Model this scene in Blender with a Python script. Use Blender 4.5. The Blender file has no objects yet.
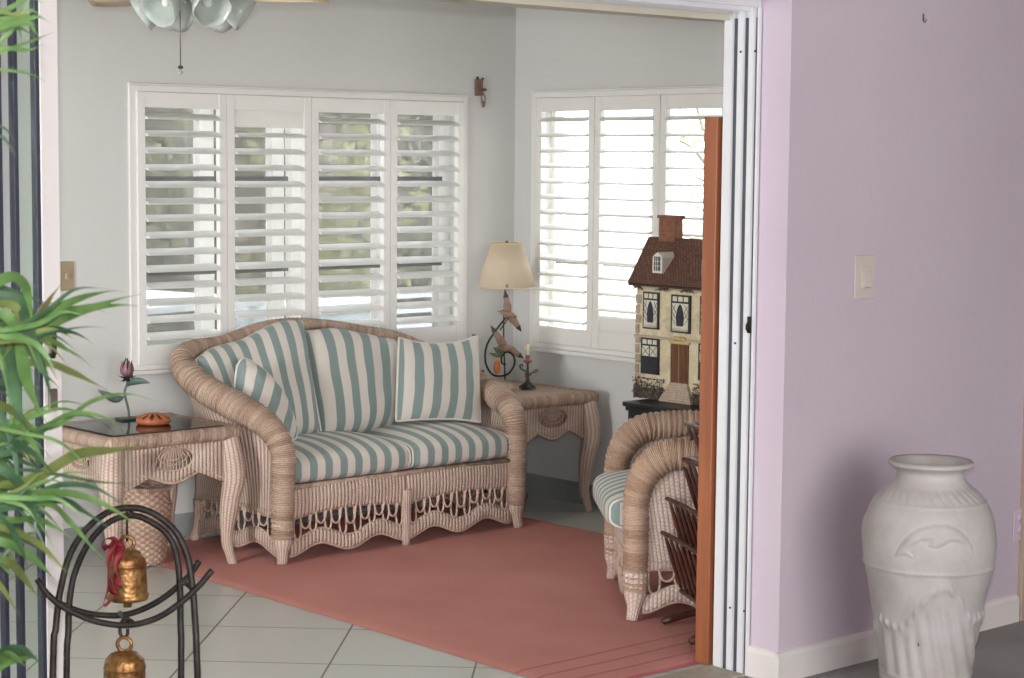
import bpy, math, random
from math import sin, cos, pi, sqrt, atan2, floor as flr
from mathutils import Vector, Matrix
random.seed(7)
D = bpy.data
COL = bpy.context.scene.collection
H = 1.57
# ------------------------------------------------------------------ camera basis (world axes expressed in camera space)
AX = Vector((0.74800806, 0.05430186, -0.66146448))
AY = Vector((-0.66363404, 0.07409607, -0.74437869))
AZ = Vector((0.00859077, 0.9957716, 0.09146102))
F = 1949.0
def ray(x, y):
    c = Vector((x-512, -(y-339), -F))/F
    return Vector((AX.dot(c), AY.dot(c), AZ.dot(c)))
CAM = Vector((0, 0, H))
def aty(x, y, Y): r = ray(x, y); return CAM + r*(Y/r.y)
def atx(x, y, X): r = ray(x, y); return CAM + r*(X/r.x)
def atz(x, y, Z): r = ray(x, y); return CAM + r*((Z-H)/r.z)
def dep(x, y, d): return CAM + ray(x, y)*d

# ------------------------------------------------------------------ objects
ORG = {}
def setp(o, label=None, cat=None, group=None, kind=None):
    if label: o['label'] = label
    if cat: o['category'] = cat
    if group: o['group'] = group
    if kind: o['kind'] = kind
    return o
def thing(name, loc, label=None, cat=None, group=None, kind=None, rz=0.0):
    o = D.objects.new(name, None); COL.objects.link(o)
    o.location = loc; o.rotation_euler = (0, 0, rz); o.empty_display_size = .05
    ORG[o.name] = Vector(loc) if rz == 0 else None
    return setp(o, label, cat, group, kind)
def copy_tree(o, parent=None):
    c = o.copy(); COL.objects.link(c); c.parent = parent
    for ch in list(o.children): copy_tree(ch, c)
    return c

def spline(P, n, closed=False):
    """Catmull-Rom through P, n samples, even in arc length"""
    P = [Vector(p) for p in P]; m = len(P); raw = []
    segs = m if closed else m-1
    for i in range(segs):
        if closed: a, b, c, d = P[(i-1) % m], P[i], P[(i+1) % m], P[(i+2) % m]
        else:
            b, c = P[i], P[i+1]
            a = P[i-1] if i else b*2-c
            d = P[i+2] if i+2 < m else c*2-b
        for k in range(16):
            t = k/16; raw.append(.5*((2*b)+(-a+c)*t+(2*a-5*b+4*c-d)*t*t+(-a+3*b-3*c+d)*t**3))
    raw.append(P[0].copy() if closed else P[-1].copy())
    L = [0]
    for i in range(1, len(raw)): L.append(L[-1]+(raw[i]-raw[i-1]).length)
    out = []; j = 0; N = n if closed else n-1
    for i in range(n):
        s = L[-1]*i/N
        while j < len(L)-2 and L[j+1] < s: j += 1
        d = L[j+1]-L[j]; t = (s-L[j])/d if d > 1e-9 else 0
        out.append(raw[j].lerp(raw[j+1], min(1, max(0, t))))
    return out
def lerp_list(vals, t):
    """vals = [(t, v)...] piecewise linear"""
    if t <= vals[0][0]: return vals[0][1]
    for (a, va), (b, vb) in zip(vals, vals[1:]):
        if t <= b: return va+(vb-va)*(t-a)/(b-a)
    return vals[-1][1]
def smooth_list(vals, t):
    if t <= vals[0][0]: return vals[0][1]
    for (a, va), (b, vb) in zip(vals, vals[1:]):
        if t <= b:
            k = (t-a)/(b-a); k = k*k*(3-2*k); return va+(vb-va)*k
    return vals[-1][1]

class G:
    def __init__(s): s.v = []; s.f = []; s.uv = []
    def face(s, ids, uvs=None):
        s.f.append(tuple(ids)); s.uv.append(uvs or [(s.v[i][0], s.v[i][2]) for i in ids])
    def quadstrip(s, rows, uvrows, closev=False):
        base = []
        for r in rows:
            base.append(len(s.v)); s.v.extend([Vector(p) for p in r])
        n = len(rows[0])
        for i in range(len(rows)-1):
            for j in range(n-1):
                s.face((base[i]+j, base[i]+j+1, base[i+1]+j+1, base[i+1]+j),
                       [uvrows[i][j], uvrows[i][j+1], uvrows[i+1][j+1], uvrows[i+1][j]])
            if closev:
                s.face((base[i]+n-1, base[i], base[i+1], base[i+1]+n-1),
                       [uvrows[i][n-1], uvrows[i][n], uvrows[i+1][n], uvrows[i+1][n-1]])
        return base
    def tube(s, path, r, seg=10, closed=False, rf=None, caps=True, uvo=(0, 0), flat=None):
        """r: number or function of t in 0..1; rf(s,theta,t) multiplies the radius; flat=(axis vector, factor)"""
        P = [Vector(p) for p in path]; n = len(P)
        T = []
        for i in range(n):
            if closed: t = P[(i+1) % n]-P[i-1]
            else: t = P[min(i+1, n-1)]-P[max(i-1, 0)]
            T.append(t.normalized() if t.length > 1e-9 else (T[-1] if T else Vector((0, 0, 1))))
        ref = Vector((0, 0, 1)) if abs(T[0].z) < .9 else Vector((0, 1, 0))
        N = (ref-T[0]*ref.dot(T[0])).normalized(); Ns = [N]
        for i in range(1, n):
            N = Ns[-1]-T[i]*Ns[-1].dot(T[i])
            Ns.append(N.normalized() if N.length > 1e-9 else Ns[-1])
        S = [0]
        for i in range(1, n): S.append(S[-1]+(P[i]-P[i-1]).length)
        rows = []; uvr = []
        idx = list(range(n))+([0] if closed else [])
        tot = S[-1]+((P[0]-P[-1]).length if closed else 0)
        for k, i in enumerate(idx):
            st = S[i] if k < n else tot
            t = st/tot if tot else 0
            R = r(t) if callable(r) else r
            B = T[i].cross(Ns[i]); row = []; uvw = []
            for j in range(seg):
                th = 2*pi*j/seg; q = R*(rf(st, th, t) if rf else 1)
                off = (Ns[i]*cos(th)+B*sin(th))*q
                if flat: off -= flat[0]*off.dot(flat[0])*(1-flat[1])
                row.append(P[i]+off); uvw.append((uvo[0]+th*(R if not callable(r) else .03), uvo[1]+st))
            uvw.append((uvo[0]+2*pi*(R if not callable(r) else .03), uvo[1]+st))
            rows.append(row); uvr.append(uvw)
        b = s.quadstrip(rows, uvr, closev=True)
        if caps and not closed:
            s.face(list(range(b[0]+seg-1, b[0]-1, -1)), [(0, 0)]*seg)
            s.face(list(range(b[-1], b[-1]+seg)), [(0, 0)]*seg)
        return s
    def surf(s, fn, nu, nv, su=1, sv=1, closeu=False, flip=False):
        rows = []; uvr = []
        for i in range(nu+1):
            row = []; uvw = []
            for j in range(nv+1):
                p = fn(i/nu, j/nv); row.append(p); uvw.append((su*i/nu, sv*j/nv))
            rows.append(row); uvr.append(uvw)
        s.quadstrip(rows, uvr); return s
    def box(s, c, d, rz=0, m=None):
        cx, cy, cz = c; x, y, z = d[0]/2, d[1]/2, d[2]/2
        b = len(s.v)
        M = m or Matrix.Rotation(rz, 3, 'Z')
        for p in [(-x,-y,-z),(x,-y,-z),(x,y,-z),(-x,y,-z),(-x,-y,z),(x,-y,z),(x,y,z),(-x,y,z)]:
            s.v.append(Vector(c)+M @ Vector(p))
        for q, (a, bb) in (((0,3,2,1),(0,1)),((4,5,6,7),(0,1)),((0,1,5,4),(0,2)),((1,2,6,5),(1,2)),((2,3,7,6),(0,2)),((3,0,4,7),(1,2))):
            L = [(-x,-y,-z),(x,-y,-z),(x,y,-z),(-x,y,-z),(-x,-y,z),(x,-y,z),(x,y,z),(-x,y,z)]
            s.face([b+i for i in q], [(L[i][a]+x, L[i][bb]+y+z) for i in q])
        return s
    def b2(s, lo, hi):
        return s.box([(lo[i]+hi[i])/2 for i in range(3)], [hi[i]-lo[i] for i in range(3)])
    def lathe(s, prof, c=(0, 0, 0), seg=32, fn=None):
        rows = []; uvr = []; L = 0
        for i, (r, z) in enumerate(prof):
            if i: L += math.hypot(r-prof[i-1][0], z-prof[i-1][1])
            row = []; uvw = []
            for j in range(seg):
                th = 2*pi*j/seg; q = r*(fn(th, z, r) if fn else 1)
                row.append((c[0]+q*cos(th), c[1]+q*sin(th), c[2]+z)); uvw.append((th*max(.02, prof[len(prof)//2][0]), L))
            uvw.append((2*pi*max(.02, prof[len(prof)//2][0]), L))
            rows.append(row); uvr.append(uvw)
        b = s.quadstrip(rows, uvr, closev=True)
        if prof[0][0] > 1e-4: s.face(list(range(b[0]+seg-1, b[0]-1, -1)), [(0, 0)]*seg)
        if prof[-1][0] > 1e-4: s.face(list(range(b[-1], b[-1]+seg)), [(0, 0)]*seg)
        return s
    def prism(s, poly, o, ux, uy, th):
        """extrude 2D poly placed at o with axes ux,uy by th along ux x uy"""
        o, ux, uy = Vector(o), Vector(ux), Vector(uy); nrm = ux.cross(uy).normalized()*th
        n = len(poly); b = len(s.v)
        for k in (0, 1):
            for (a, c) in poly: s.v.append(o+ux*a+uy*c+nrm*k)
        s.face([b+n-1-i for i in range(n)], [poly[n-1-i] for i in range(n)])
        s.face([b+n+i for i in range(n)], list(poly))
        for i in range(n):
            j = (i+1) % n
            s.face((b+i, b+j, b+n+j, b+n+i), [(poly[i][0], poly[i][1]), (poly[j][0], poly[j][1]), (poly[j][0], poly[j][1]+th), (poly[i][0], poly[i][1]+th)])
        return s
    def xform(s, M):
        s.v = [M @ Vector(v) for v in s.v]; return s
    def build(s, name, m, parent=None, smooth=True, bevel=0, solid=0, sub=0, org=None, auto=None, seg=2):
        me = D.meshes.new(name)
        if org is None:
            org = Vector((0, 0, 0))
            p = parent
            while p is not None and p.parent is not None: p = p.parent
            if p is not None and ORG.get(p.name) is not None: org = ORG[p.name]
        org = Vector(org)
        me.from_pydata([tuple(Vector(v)-org) for v in s.v], [], s.f)
        ul = me.uv_layers.new(name='UVMap'); k = 0; flat = []
        for u in s.uv:
            for a in u: flat.extend((float(a[0]), float(a[1])))
        ul.data.foreach_set('uv', flat)
        me.validate()
        if smooth: me.polygons.foreach_set('use_smooth', [True]*len(me.polygons))
        ms = m if isinstance(m, (list, tuple)) else [m]
        for q in ms: me.materials.append(q)
        o = D.objects.new(name, me); COL.objects.link(o)
        if parent is not None: o.parent = parent
        else: o.location = org
        if solid:
            md = o.modifiers.new('solid', 'SOLIDIFY'); md.thickness = solid; md.offset = 0
        if bevel:
            md = o.modifiers.new('bevel', 'BEVEL'); md.width = bevel; md.segments = seg; md.limit_method = 'ANGLE'; md.angle_limit = .6
            md.harden_normals = False
        if sub:
            md = o.modifiers.new('sub', 'SUBSURF'); md.levels = sub; md.render_levels = sub
        if auto and smooth:
            try: me.set_sharp_from_angle(angle=auto)
            except Exception: pass
        return o

# ------------------------------------------------------------------ materials
def srgb(c):
    f = lambda v: v/12.92 if v <= .04045 else ((v+.055)/1.055)**2.4
    return tuple(f(x/255) for x in c)+(1,)
class N:
    def __init__(s, name):
        s.m = D.materials.new(name); s.m.use_nodes = True; s.t = s.m.node_tree
        s.b = s.t.nodes['Principled BSDF']; s.o = s.t.nodes['Material Output']
    def n(s, ty, **kw):
        x = s.t.nodes.new(ty)
        for k, v in kw.items():
            if k in x.inputs.keys(): x.inputs[k].default_value = v
            else: setattr(x, k, v)
        return x
    def l(s, a, b): s.t.links.new(a, b)
    def math(s, op, a, b=None, c=None):
        x = s.n('ShaderNodeMath', operation=op)
        for i, v in enumerate((a, b, c)):
            if v is None: continue
            if isinstance(v, (int, float)): x.inputs[i].default_value = v
            else: s.l(v, x.inputs[i])
        return x.outputs[0]
    def mix(s, f, a, b, blend='MIX'):
        x = s.n('ShaderNodeMix', data_type='RGBA', blend_type=blend)
        for i, v in ((0, f), (6, a), (7, b)):
            if isinstance(v, (int, float)): x.inputs[i].default_value = v
            elif isinstance(v, tuple): x.inputs[i].default_value = v
            else: s.l(v, x.inputs[i])
        return x.outputs[2]
    def ramp(s, f, stops, interp='LINEAR'):
        x = s.n('ShaderNodeValToRGB'); e = x.color_ramp.elements; x.color_ramp.interpolation = interp
        while len(e) < len(stops): e.new(.5)
        for q, (p, c) in zip(e, stops): q.position = p; q.color = c
        s.l(f, x.inputs[0]); return x.outputs[0]
    def noise(s, scale, detail=3, co='Object', rough=.5, vec=None):
        x = s.n('ShaderNodeTexNoise'); x.inputs['Scale'].default_value = scale; x.inputs['Detail'].default_value = detail
        x.inputs['Roughness'].default_value = rough
        s.l(vec if vec is not None else s.co(co), x.inputs['Vector']); return x.outputs['Fac']
    def co(s, which='Object'):
        if not hasattr(s, '_tc'): s._tc = s.n('ShaderNodeTexCoord')
        return s._tc.outputs[which]
    def xyz(s, v):
        x = s.n('ShaderNodeSeparateXYZ'); s.l(v, x.inputs[0]); return x.outputs
    def bump(s, h, dist=.002, strength=1.0, prev=None):
        x = s.n('ShaderNodeBump'); x.inputs['Distance'].default_value = dist; x.inputs['Strength'].default_value = strength
        s.l(h, x.inputs['Height'])
        s.l(x.outputs[0], s.b.inputs['Normal']); return x
    def set(s, **kw):
        for k, v in kw.items():
            k = k.replace('_', ' ')
            s.b.inputs[k].default_value = v
        return s
def simple(name, c, rough=.5, metal=0, var=.06, scale=8, bump=0, bscale=60, co='Object'):
    x = N(name); x.set(Roughness=rough, Metallic=metal)
    c = srgb(c); d = tuple(v*(1-var*2) for v in c[:3])+(1,); e = tuple(min(1, v*(1+var)) for v in c[:3])+(1,)
    f = x.noise(scale, 4, co); x.l(x.ramp(f, [(.3, d), (.7, e)]), x.b.inputs['Base Color'])
    if bump: x.bump(x.noise(bscale, 3, co), bump)
    return x.m
def wicker(name, ca, cb, pu=.018, pv=.008, ribs=.6, dist=.004):
    """UV in metres: u across the stakes, v along the fine weave"""
    x = N(name); x.set(Roughness=.62)
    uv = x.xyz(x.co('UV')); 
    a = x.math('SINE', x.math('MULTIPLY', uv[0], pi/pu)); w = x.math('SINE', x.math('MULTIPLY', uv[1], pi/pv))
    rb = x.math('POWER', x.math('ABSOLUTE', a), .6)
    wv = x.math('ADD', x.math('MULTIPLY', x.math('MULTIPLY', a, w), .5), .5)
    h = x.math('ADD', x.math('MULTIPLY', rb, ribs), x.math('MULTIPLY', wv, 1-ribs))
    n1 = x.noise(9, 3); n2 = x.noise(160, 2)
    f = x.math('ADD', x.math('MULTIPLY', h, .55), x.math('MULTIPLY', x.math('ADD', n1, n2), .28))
    dk = tuple(v*.42 for v in srgb(ca)[:3])+(1,)  # shade in the weave crevices, painted into the colour by height
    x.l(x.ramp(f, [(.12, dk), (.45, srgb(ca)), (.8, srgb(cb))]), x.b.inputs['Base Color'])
    x.bump(h, dist); return x.m
def coilmat(name, ca, cb, pitch=.02, dist=.003):
    """for wrapped tubes: u around, v along"""
    x = N(name); x.set(Roughness=.6)
    uv = x.xyz(x.co('UV'))
    ph = x.math('ADD', x.math('DIVIDE', uv[1], pitch), x.math('MULTIPLY', uv[0], 3.0))
    fine = x.math('ABSOLUTE', x.math('SINE', x.math('MULTIPLY', ph, pi*3)))
    idx = x.math('FLOOR', ph)
    wn = x.n('ShaderNodeTexWhiteNoise', noise_dimensions='1D'); x.l(idx, wn.inputs['W'])
    n1 = x.noise(7, 3); n2 = x.noise(120, 2)
    f = x.math('ADD', x.math('MULTIPLY', wn.outputs[0], .22), x.math('ADD', x.math('MULTIPLY', fine, .25), x.math('MULTIPLY', x.math('ADD', n1, n2), .32)))
    dk = tuple(v*.5 for v in srgb(ca)[:3])+(1,)
    x.l(x.ramp(f, [(.15, dk), (.42, srgb(ca)), (.75, srgb(cb))]), x.b.inputs['Base Color'])
    x.bump(fine, dist); return x.m
def stripes(name, per=.073, teal=(132, 149, 146), cream=(214, 207, 198), phase=0, duty=0.0):
    x = N(name); x.set(Roughness=.85)
    uv = x.xyz(x.co('UV'))
    s = x.math('SINE', x.math('ADD', x.math('MULTIPLY', uv[0], 2*pi/per), phase))
    m = x.ramp(x.math('ADD', x.math('MULTIPLY', s, .5), .5), [(.49+duty, (0, 0, 0, 1)), (.53+duty, (1, 1, 1, 1))])
    n = x.noise(300, 2); 
    c = x.mix(m, srgb(cream), srgb(teal))
    c2 = x.mix(x.math('MULTIPLY', n, .22), c, (.35, .35, .33, 1), 'MULTIPLY')
    x.l(c2, x.b.inputs['Base Color'])
    x.b.inputs['Sheen Weight'].default_value = .15
    x.bump(n, .0006); return x.m
def glass(name, tint=(1, 1, 1), refl=.08, rough=.02):
    x = N(name); t = x.t
    tr = x.n('ShaderNodeBsdfTransparent'); tr.inputs[0].default_value = tuple(tint)+(1,)
    gl = x.n('ShaderNodeBsdfGlossy'); gl.inputs['Roughness'].default_value = rough
    fr = x.n('ShaderNodeLayerWeight'); sch = x.math('ADD', x.math('MULTIPLY', x.math('POWER', fr.outputs['Facing'], 5.0), .9*min(1, refl/.05)), refl*.8)
    mx = x.n('ShaderNodeMixShader'); x.l(sch, mx.inputs[0])
    x.l(tr.outputs[0], mx.inputs[1]); x.l(gl.outputs[0], mx.inputs[2]); x.l(mx.outputs[0], x.o.inputs['Surface'])
    return x.m
def wood(name, ca, cb, scale=14, rough=.4, axis='Z'):
    x = N(name); x.set(Roughness=rough)
    mp = x.n('ShaderNodeMapping'); sc = {'Z': (1, 1, .08), 'X': (.08, 1, 1), 'Y': (1, .08, 1)}[axis]
    mp.inputs['Scale'].default_value = sc; x.l(x.co('Object'), mp.inputs[0])
    f = x.noise(scale*3, 5, vec=mp.outputs[0], rough=.6)
    x.l(x.ramp(f, [(.3, srgb(ca)), (.7, srgb(cb))]), x.b.inputs['Base Color'])
    x.bump(f, .0006); return x.m

M = {}
M['wall_sun'] = simple('sunroom_paint', (208, 208, 205), .75, var=.012, scale=2, bump=.0006, bscale=40)
def purple():
    x = N('lilac_paint'); x.set(Roughness=.7)
    f = x.noise(1.3, 3); x.l(x.ramp(f, [(.35, srgb((198, 183, 196))), (.7, srgb((204, 190, 202)))]), x.b.inputs['Base Color'])
    x.bump(x.noise(26, 5), .0022); return x.m
M['wall_lilac'] = purple()
M['white'] = simple('white_semigloss_paint', (226, 224, 220), .38, var=.01)
M['trim'] = simple('white_trim_paint', (222, 215, 212), .45, var=.015)
M['shutter'] = simple('shutter_white_enamel', (228, 227, 222), .35, var=.01)
M['metalwhite'] = simple('white_aluminium', (218, 218, 221), .35, var=.02)
M['rubber'] = simple('grey_track_rubber', (70, 74, 82), .6, var=.1)
M['darkseal'] = simple('dark_blue_seal', (46, 48, 66), .5, var=.1)
M['ceil'] = simple('ceiling_paint', (196, 190, 172), .85, var=.02, bump=.001, bscale=60)
M['black'] = simple('black_painted_wood', (24, 24, 25), .45, var=.15)
M['iron'] = simple('dark_wrought_iron', (52, 46, 42), .55, metal=.5, var=.25, scale=30, bump=.0012, bscale=120)
M['brass'] = None
M['glass'] = glass('window_glass', (.98, .98, .98), .05)
M['tglass'] = glass('table_glass', (.62, .68, .66), .10, .01)
M['dglass'] = glass('door_glass', (.975, .985, .99), .03)
WA, WB = (158, 130, 116), (204, 184, 170)
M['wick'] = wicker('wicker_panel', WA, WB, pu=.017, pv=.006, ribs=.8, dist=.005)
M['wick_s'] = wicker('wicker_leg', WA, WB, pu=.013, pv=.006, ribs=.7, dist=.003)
M['coil'] = coilmat('wicker_braid', (156, 124, 106), (204, 180, 160))
M['cane'] = simple('cane_strand', (196, 170, 152), .6, var=.12, scale=60)
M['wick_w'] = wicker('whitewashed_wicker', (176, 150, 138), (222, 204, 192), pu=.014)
M['coil_w'] = coilmat('whitewashed_braid', (172, 136, 112), (216, 188, 164), pitch=.016)
M['stripe'] = stripes('striped_canvas')
M['stripe2'] = stripes('striped_canvas_fine', per=.066)
M['piping'] = simple('cream_piping', (218, 212, 203), .85, var=.03)

def tilemat():
    x = N('floor_tile'); x.set(Roughness=.28)
    mp = x.n('ShaderNodeMapping'); mp.inputs['Rotation'].default_value = (0, 0, 0); x.l(x.co('Object'), mp.inputs[0])
    br = x.n('ShaderNodeTexBrick'); br.offset = 0; br.squash = 1
    for k, v in (('Scale', 1.0), ('Mortar Size', .0035), ('Mortar Smooth', .2), ('Brick Width', .455), ('Row Height', .455), ('Bias', 0.0)):
        br.inputs[k].default_value = v
    br.inputs['Color1'].default_value = srgb((202, 203, 198)); br.inputs['Color2'].default_value = srgb((198, 199, 194)); br.inputs['Mortar'].default_value = srgb((112, 104, 90))
    x.l(mp.outputs[0], br.inputs['Vector'])
    n = x.noise(5, 5, rough=.7); c = x.mix(x.math('MULTIPLY', n, .18), br.outputs['Color'], (.55, .55, .5, 1), 'MULTIPLY')
    x.l(c, x.b.inputs['Base Color'])
    h = x.math('SUBTRACT', x.math('MULTIPLY', n, .2), br.outputs['Fac']); x.bump(h, .0015)
    return x.m, mp
M['tile'], TILEMAP = tilemat()
def carpetmat(name, ca, cb, sc=500, d=.004, big=3):
    x = N(name); x.set(Roughness=.97)
    n = x.noise(sc, 3); b = x.noise(big, 4)
    f = x.math('ADD', x.math('MULTIPLY', n, .6), x.math('MULTIPLY', b, .4))
    x.l(x.ramp(f, [(.35, srgb(ca)), (.65, srgb(cb))]), x.b.inputs['Base Color'])
    x.bump(n, d); x.b.inputs['Sheen Weight'].default_value = .2; return x.m
M['carpet'] = carpetmat('grey_carpet', (98, 94, 91), (146, 140, 136), 220)
M['rug'] = None
def rugmat():
    x = N('coral_rug'); x.set(Roughness=.98)
    n = x.noise(380, 3); b = x.noise(2.4, 4); p = x.xyz(x.co('Object'))
    f = x.math('ADD', x.math('MULTIPLY', n, .5), x.math('MULTIPLY', b, .5))
    c = x.ramp(f, [(.35, srgb((182, 104, 92))), (.65, srgb((206, 128, 114)))])
    ys = p[1]
    m = None
    for y0 in (-1.26, -1.17, -1.08):
        q = x.math('LESS_THAN', x.math('ABSOLUTE', x.math('SUBTRACT', ys, y0)), .008)
        m = q if m is None else x.math('MAXIMUM', m, q)
    c = x.mix(x.math('MULTIPLY', m, .65), c, srgb((160, 64, 62)))
    e = x.math('LESS_THAN', ys, -1.335)
    c = x.mix(x.math('MULTIPLY', e, .8), c, srgb((186, 60, 86)))
    x.l(c, x.b.inputs['Base Color']); x.bump(n, .004); x.b.inputs['Sheen Weight'].default_value = .15
    return x.m
M['rug'] = rugmat()

# ================================================================== SETTING
XL, XR, YB, YP = -1.5, 6.13, 6.89, 3.785      # sunroom left, right, back wall; lilac wall plane
JX, JY = 4.452, 4.035                           # opening's right jamb, inner face of the partition
def zc(y): return 2.28-(6.89-y)*.10            # sloped sunroom ceiling
def wall_with_hole(name, axis, c0, c1, a0, a1, z0, z1, h, m):
    """axis 'x': wall runs in x, thickness c0..c1 in y; hole h=(lo,hi,zlo,zhi)"""
    g = G()
    def bx(l, u, zl, zh):
        if axis == 'x': g.b2((l, c0, zl), (u, c1, zh))
        else: g.b2((c0, l, zl), (c1, u, zh))
    bx(a0, h[0], z0, z1); bx(h[1], a1, z0, z1); bx(h[0], h[1], z0, h[2]); bx(h[0], h[1], h[3], z1)
    return setp(g.build(name, m, smooth=False, org=(0, 0, 0)), kind='structure')
BW = (4.083, 5.802, .725, 1.835)     # back window hole
RW = (5.115, 6.725, .72, 1.86)      # right window hole
wall_with_hole('wall_back', 'x', YB, YB+.14, XL-.1, XR+.14, 0, 2.6, BW, M['wall_sun'])
wall_with_hole('wall_right', 'y', XR, XR+.14, JY, YB, 0, 2.6, RW, M['wall_sun'])
setp(G().b2((XL-.14, JY, 0), (XL, YB, 2.6)).build('wall_left', M['wall_sun'], smooth=False), kind='structure')
# partition with opening: lilac in the front room
g = G(); g.b2((JX, YP, 0), (9.2, JY, 2.7)); g.b2((-2.2, YP, 0), (1.05, JY, 2.7)); g.b2((1.05, YP, 2.055), (JX, JY, 2.7))
setp(g.build('wall_front', M['wall_lilac'], smooth=False), kind='structure')
g = G(); g.b2((9.2, -3.2, 0), (9.35, JY, 2.7)); setp(g.build('wall_east', M['wall_lilac'], smooth=False), kind='structure')
g = G(); g.b2((-2.35, -3.2, 0), (-2.2, JY, 2.7)); setp(g.build('wall_west', M['wall_lilac'], smooth=False), kind='structure')
g = G(); g.b2((-2.35, -3.35, 0), (9.35, -3.2, 2.7)); setp(g.build('wall_south', M['wall_lilac'], smooth=False), kind='structure')
g = G(); g.b2((-2.35, -3.35, 2.7), (9.35, JY, 2.8)); setp(g.build('ceiling', M['ceil'], smooth=False), kind='structure')
g = G(); g.prism([(JY-.02, zc(JY)), (YB+.14, zc(YB+.14)), (YB+.14, zc(YB)+.1), (JY-.02, zc(JY)+.1)], (XL-.14, 0, 0), (0, 1, 0), (0, 0, 1), XR+.14-XL+.14)
setp(g.build('ceiling', M['ceil'], smooth=False), kind='structure')
# floors
import itertools
g = G(); g.b2((-.14-3, -4.2, -.06), (4.2+3, 4.2, 0))
TILEO = Vector((3.92, 5.47, 0)) 
g = G(); g.b2((-4.5, -4.5, -.06), (4.5, 4.5, 0))
# tile floor is a rectangle in room axes; the 45 degree laying sits in the material
g = G(); g.b2((XL-.14, 3.90, -.06), (XR+.14, YB+.14, 0))
fl = setp(g.build('floor', M['tile'], smooth=False), kind='structure')
TILEMAP.vector_type = 'POINT'
TILEMAP.inputs['Rotation'].default_value = (0, 0, math.radians(45))
g = G(); g.b2((-2.35, -3.35, -.06), (9.35, 3.90, 0))
setp(g.build('floor', M['carpet'], smooth=False), kind='structure')
# front baseboards
def base_board(name, a, b, inn, h=.094, t=.014, m=None):
    """a,b: ends on the wall face; inn: direction into the room"""
    a, b, inn = Vector(a), Vector(b), Vector(inn)
    g = G(); poly = [(0, 0), (t, 0), (t, h-.016), (t*.55, h-.004), (0, h)]
    d = b-a; L = d.length; d.normalize()
    vs = []
    for (u, z) in poly:
        vs.append(a+inn*u+Vector((0, 0, z)))
    n = len(vs); g.v = vs+[v+d*L for v in vs]
    for i in range(n):
        j = (i+1) % n; g.face((i, j, n+j, n+i))
    g.face(list(range(n-1, -1, -1))); g.face(list(range(n, 2*n)))
    return setp(g.build(name, m or M['trim'], smooth=False, org=a), kind='structure')
base_board('baseboard_front', (JX-.014, YP, 0), (5.70, YP, 0), (0, -1, 0))
base_board('baseboard_jamb', (JX, YP, 0), (JX, 3.90, 0), (-1, 0, 0))
M['gtile'] = simple('grey_baseboard_tile', (150, 152, 150), .4, var=.08, scale=6)
base_board('baseboard_back', (XL, YB, 0), (XR, YB, 0), (0, -1, 0), .095, .012, M['gtile'])
base_board('baseboard_right', (XR, JY, 0), (XR, YB, 0), (-1, 0, 0), .095, .012, M['gtile'])

# ---- right jamb: three-channel white aluminium track (door_1)
d1 = thing('door_1', (JX, 3.98, 0), 'white aluminium door frame with three dark vertical channels and a head track', 'door frame', kind='structure')
JS = 4.438
def jy(px, y=640): return atx(px, y, JS).y
ye = jy(713.2); sl = [jy(745.2), jy(734.9), jy(724.3)]; y0_ = 3.905
g = G(); g.b2((JX-.004, y0_, 0), (JX, ye, 2.03))
edges = [y0_]+sum([[q-.0085, q+.0085] for q in sl], [])+[ye]
for a, b in zip(edges[::2], edges[1::2]): g.b2((JS, a, 0), (JX-.004, b, 2.03))
for y in (edges[2]-.0+.002, edges[4]+.002, edges[6]+.002): g.b2((JS-.003, y-.0012, 0), (JS, y+.0012, 2.03))
g.build('frame', M['metalwhite'], d1, smooth=False)
for y in sl:
    G().b2((JX-.010, y-.0084, 0), (JX-.004, y+.0084, 2.0)).build('track_channel', M['rubber'], d1, smooth=False)
g = G()
for z in (1.62, .98, .22):
    for y in (3.965, 3.918):
        g.lathe([(0, 0), (.003, 0), (.004, .003), (0, .0035)], seg=10)
        n = 41 if False else 0
g = G()
for z, y in ((1.90, (sl[1]+sl[2])/2), (1.90, 3.912), (1.02, (sl[1]+sl[2])/2), (.20, (sl[1]+sl[2])/2), (.20, 3.912)):
    g.tube([(JS, y, z), (JS-.0025, y, z)], .0035, 8)
g.build('screw', M['darkseal'], d1)
g = G(); g.b2((JX-.020, 3.905, 1.055), (JX-.0145, 3.918, 1.105)); g.tube(spline([(JX-.02, 3.911, 1.060), (JX-.028, 3.911, 1.066), (JX-.029, 3.911, 1.078), (JX-.022, 3.911, 1.088)], 10), .004, 8)
g.build('latch_keeper', M['iron'], d1)
g = G(); g.b2((1.05, 3.905, 2.03), (JX, ye, 2.056))
for y in (3.92, 3.965, 4.010): g.b2((1.05, y-.002, 2.016), (JX-.03, y+.002, 2.03))
g.build('head_track', M['metalwhite'], d1, smooth=False)
G().b2((1.05, 3.900, 0), (JX-.02, 4.05, .006)).build('threshold', simple('beige_threshold_stone', (168, 160, 146), .6, var=.1, scale=40), d1, smooth=False)

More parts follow.
